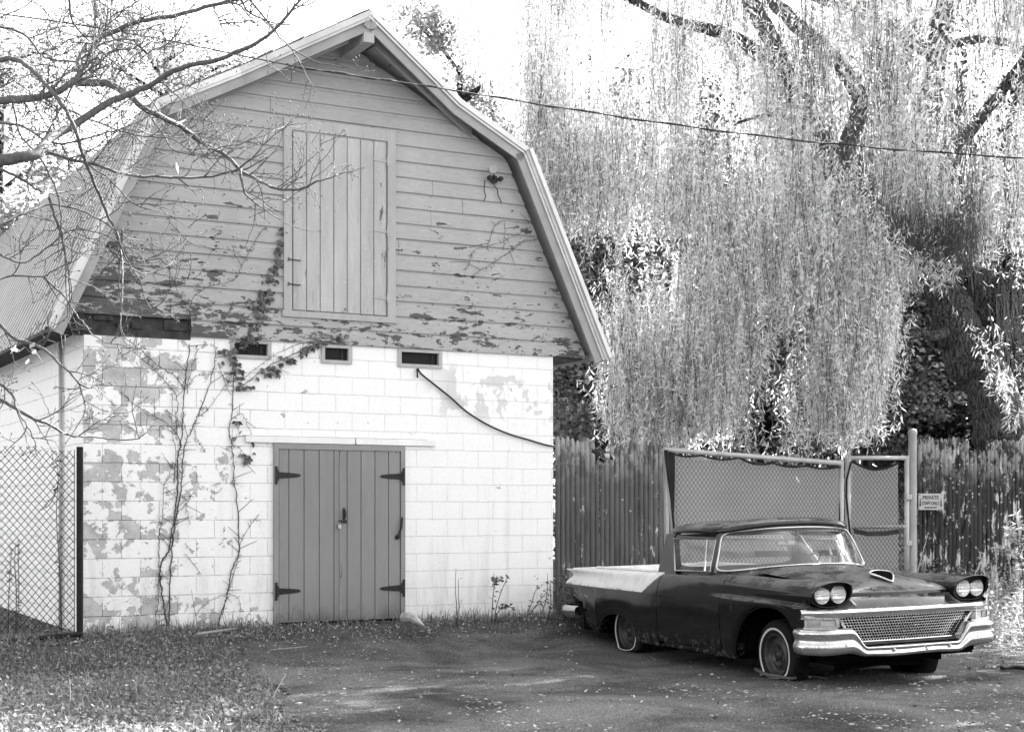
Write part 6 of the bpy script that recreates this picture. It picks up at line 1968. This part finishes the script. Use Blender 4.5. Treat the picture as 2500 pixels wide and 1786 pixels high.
# right hand weeds: leafy stems between the car and the fence
def weed_mass(n, x0, x1, y0, y1, hmin, hmax, name, mat, label, fn=None, per=26, lsz=.05):
    b = scatter(n, x0, x1, y0, y1, fn or (lambda x, y: np.ones_like(x))); h = r7.uniform(hmin, hmax, len(b))
    idx = np.repeat(np.arange(len(b)), per); t = r7.uniform(.1, 1, len(idx)); ln = r7.normal(0, .18, (len(b), 2))
    P_ = b[idx].copy(); P_[:, 2] += t * h[idx]; P_[:, :2] += ln[idx] * (t ** 1.5 * h[idx])[:, None] + r7.normal(0, .02, (len(idx), 2))
    d = rnd_dir(len(idx), r7); d[:, 2] = d[:, 2] * .4 + .2; d = unit(d); V, F = leaf_quads(P_, d, unit(np.cross(d, rnd_dir(len(idx), r7))), r7.uniform(.6, 1.3, len(idx)) * lsz, r7.uniform(.25, .45, len(idx)) * lsz)
    V2, F2 = blades(b, h, np.full(len(b), .008), .6)
    o = fast_mesh(name, np.concatenate([V, V2]), np.concatenate([F, F2 + len(V)]), mat, origin=(0, 0, 0)); return tag(o, label, 'weeds', kind='stuff')


weed_mass(2300, 4.2, 13, 14.6, 21.2, .12, .75, 'weed_patch', M_SHRUB, 'sunlit tangled weeds between the car and the right fence',
          lambda x, y: np.clip((x - (5.2 - (y - 15) * .16)) / .8, 0, 1) * np.clip((y - 15.0) / 1.2, .05, 1), 34, .055)
weed_mass(420, .55, 2.4, 17.9, 18.9, .10, .6, 'weed_patch', M_IVY, 'dark weeds at the foot of the left fence behind the car', None, 30, .05)
weed_mass(260, 3.6, 7.5, 20.2, 21.0, .3, .95, 'weed_patch', M_SHRUB, 'straggling weeds along the foot of the right fence', None, 22, .05)


def plant(name, label, cat, Y, stems, leaves_n, lsz, mat=None, tip=None, z0=None, stem_mat=None, ratio=.5, group=None):
    b = px3(stems[0][0][0], stems[0][0][1], Y); zz = float(gz(b.x, b.y)); T = thing(name, (b.x, b.y, zz), label, cat, off=(b.x, b.y, zz), group=group); m = MB(); C = []
    rv = random.Random(len(label) * 7)
    for st in stems:
        Q = smooth([px3(a, c, Y + rv.uniform(-.04, .04)) for a, c in st], 5); Q[0].z = min(Q[0].z, float(gz(Q[0].x, Q[0].y)) - .02) if st is stems[0] or st[0][1] > stems[0][0][1] - 12 else Q[0].z
        m.tube(Q, [.006 * (1 - .6 * i / len(Q)) for i in range(len(Q))], 5); C.append(Q)
    m.build('stem', stem_mat or M_VINE, T, smooth=True)
    n = leaves_n; ba, dd = [], []
    for _ in range(n):
        Q = C[rv.randrange(len(C))]; i = rv.randrange(len(Q) // 5, len(Q)); ba.append(tuple(Q[i] + Vector((rv.gauss(0, .012), rv.gauss(0, .02), rv.gauss(0, .01))))); dd.append((rv.uniform(-1, 1), rv.uniform(-.6, .6), rv.uniform(-.5, .5)))
    ba = np.array(ba); dd = unit(np.array(dd)); L = r7.uniform(.6, 1.3, n) * lsz; V, F = leaf_quads(ba, dd, unit(np.cross(dd, rnd_dir(n, r7))), L, L * ratio); fast_mesh('leaves', V, F, mat or M_IVY, T)
    return T


plant('sapling', 'small leafy sapling against the white wall right of the doors', 'plant', 17.7, [[(1200, 1512), (1203, 1460), (1207, 1430), (1206, 1400)], [(1208, 1512), (1212, 1480), (1225, 1440), (1236, 1415), (1237, 1405)], [(1207, 1430), (1212, 1412), (1225, 1407)], [(1212, 1500), (1230, 1475), (1245, 1480), (1253, 1486)]], 60, .055, ratio=.6)
plant('sapling', 'two thin bare stalks against the wall nearest the doors', 'plant', 17.3, [[(1116, 1508), (1121, 1480), (1119, 1450), (1120, 1412)], [(1113, 1508), (1115, 1480), (1112, 1440), (1113, 1388)]], 14, .02)
plant('sapling', 'leaning leafless stems at the barn\'s right corner', 'plant', 18.2, [[(1278, 1512), (1300, 1488), (1320, 1462), (1340, 1438)], [(1285, 1506), (1298, 1470), (1306, 1445), (1314, 1430)], [(1320, 1500), (1334, 1460), (1337, 1400)], [(1338, 1505), (1345, 1470), (1343, 1425), (1352, 1420)], [(1290, 1500), (1310, 1478), (1335, 1465)]], 60, .045)
plant('goldenrod', 'tall feathery pale goldenrod at the right edge', 'plant', 18.0, [[(2500, 1420), (2492, 1360), (2482, 1300), (2478, 1255)], [(2488, 1330), (2470, 1310), (2462, 1290)], [(2490, 1350), (2510, 1300), (2515, 1270)], [(2492, 1360), (2465, 1345), (2440, 1340)]], 420, .085, M_BLEAF, ratio=.18)
plant('dry_stalk', 'slender dry grass stalk in front of the sign fence', 'plant', 20.6, [[(2236, 1420), (2246, 1372), (2258, 1330), (2266, 1298)]], 16, .04, M_DRY, stem_mat=M_PW)
plant('dry_stalk', 'upright dry stalk above the right headlights', 'plant', 18.6, [[(2434, 1440), (2433, 1400), (2434, 1325)]], 12, .03, M_DRY, stem_mat=M_PW)
plant('dry_stalk', 'curved seeding stalk left of the upright one above the headlights', 'plant', 18.8, [[(2412, 1432), (2400, 1390), (2393, 1352), (2388, 1345)], [(2395, 1370), (2380, 1400), (2362, 1420)]], 26, .04, M_DRY, stem_mat=M_PW)
plant('dry_stalk', 'dry weed stalk on the tarmac in the foreground', 'plant', 12.2, [[(655, 1760), (668, 1700), (682, 1672), (698, 1645)]], 10, .03, M_DRY, stem_mat=M_PW)
plant('foreground_weed', 'bushy pale weed at the bottom edge of the lawn', 'plant', 11.1, [[(540, 1786), (545, 1740), (535, 1700)], [(560, 1786), (570, 1750), (580, 1725)], [(520, 1786), (515, 1750), (525, 1720)], [(600, 1786), (640, 1765), (690, 1755)], [(560, 1786), (600, 1760), (720, 1775)]], 170, .06, M_SHRUB, ratio=.45)
plant('foreground_weed', 'tall pale seeding weed in the left lawn', 'plant', 11.6, [[(160, 1786), (165, 1740), (172, 1700), (170, 1660)], [(160, 1786), (150, 1745), (155, 1715)]], 50, .035, M_DRY, stem_mat=M_PW)
plant('dead_weed', 'dead dark weed standing behind the chain link fence', 'plant', 15.9, [[(38, 1545), (40, 1450), (36, 1380), (38, 1325)], [(40, 1540), (46, 1450), (44, 1330)], [(20, 1545), (22, 1440), (28, 1340)]], 60, .05)
plant('dead_weed', 'dangling dead vine by the downpipe behind the chain link fence', 'plant', 16.6, [[(150, 1540), (146, 1400), (138, 1260), (142, 1160), (135, 1120)], [(142, 1180), (128, 1220), (112, 1240)]], 50, .05)

# boards, sticks and stones that lie about
def stick(pts, Y0, rad, label, name='stick', mat=None, flat=None, cat='stick'):
    Q = []
    for i, (a, b) in enumerate(pts):
        Y = FPX * (CAMH - .10) / (b - YH) if Y0 is None else Y0; p = px3(a, b, Y)
        zz = float(gz(p.x, p.y)) + (rad if not hasattr(rad, '__len__') else rad[0]) * .9 + .02; Y = FPX * (CAMH - zz) / (b - YH); Q.append(px3(a, b, Y))
    Q = smooth(Q, 4); n = len(Q); m = MB(); rs = rad if not hasattr(rad, '__len__') else [rad[0] + (rad[1] - rad[0]) * i / (n - 1) for i in range(n)]
    m.tube(Q, rs, 7); o = m.build(name, mat or M_TWIG, None, smooth=True); return tag(o, label, cat)


M_PALEWOOD = m_vplank('pale_wood', .42, 1, 0, .5, 12)
stick([(480, 1548), (530, 1540), (585, 1532)], None, (.018, .012), 'long pale stick on the grass left of the doors', mat=M_PALEWOOD)
stick([(470, 1555), (540, 1550)], None, (.008, .006), 'thin dark twig under the long pale stick')
stick([(660, 1586), (720, 1580), (750, 1577)], None, (.006, .004), 'thin pale twig on the tarmac before the doors', mat=M_PALEWOOD)
stick([(1845, 1632), (1870, 1645), (1900, 1650), (1935, 1655), (1960, 1646), (1990, 1650), (2015, 1655)], None, (.020, .006), 'crooked fallen branch against the front tyre')
stick([(2445, 1630), (2480, 1628), (2520, 1634)], None, (.02, .02), 'dark pipe end lying at the right edge of the tarmac', 'pipe', M_POST, cat='pipe')
m = MB(); a = px3(985, 1512, 16.9); b = px3(1035, 1526, 16.55); m.tube(smooth([a + Vector((0, 0, .03)), a.lerp(b, .5) + Vector((0, 0, .05)), b]), [.05, .055, .06, .055, .05, .045, .04, .03, .02, .015, .01], 7); o = m.build('stone_slab', simple('pale_stone', .40, .9, var=.3, nscale=9, bmp=.5), None); tag(o, 'pale broken stone at the right foot of the doors', 'stone')
for (a, b, s_, lb) in ((1365, 1585, .0, ''), ):
    pass

# ------------------------------------------------------------------ groups for repeated kinds
GROUPS = {'picket_fence': 'picket fences behind the car', 'chain_link_gate': 'chain link gates behind the car', 'gate_post': 'steel gate posts', 'wall_vine': 'vines on the barn front', 'ivy_vine': 'ivy on the barn front',
          'sapling': 'saplings at the foot of the barn', 'dry_stalk': 'dry stalks', 'telephone_wire': 'pale wires behind the willow', 'dead_weed': 'dead weeds behind the chain link fence', 'foreground_weed': 'weeds in the lawn', 'stick': 'sticks on the ground', 'power_line': 'overhead cable strands', 'cable': 'cables on the barn front', 'tree': 'trees round the lot'}
for o in list(S.objects):
    if o.parent is None and not o.get('kind') and not o.get('group'):
        k = o.name.split('.')[0]
        if k in GROUPS: o['group'] = GROUPS[k]
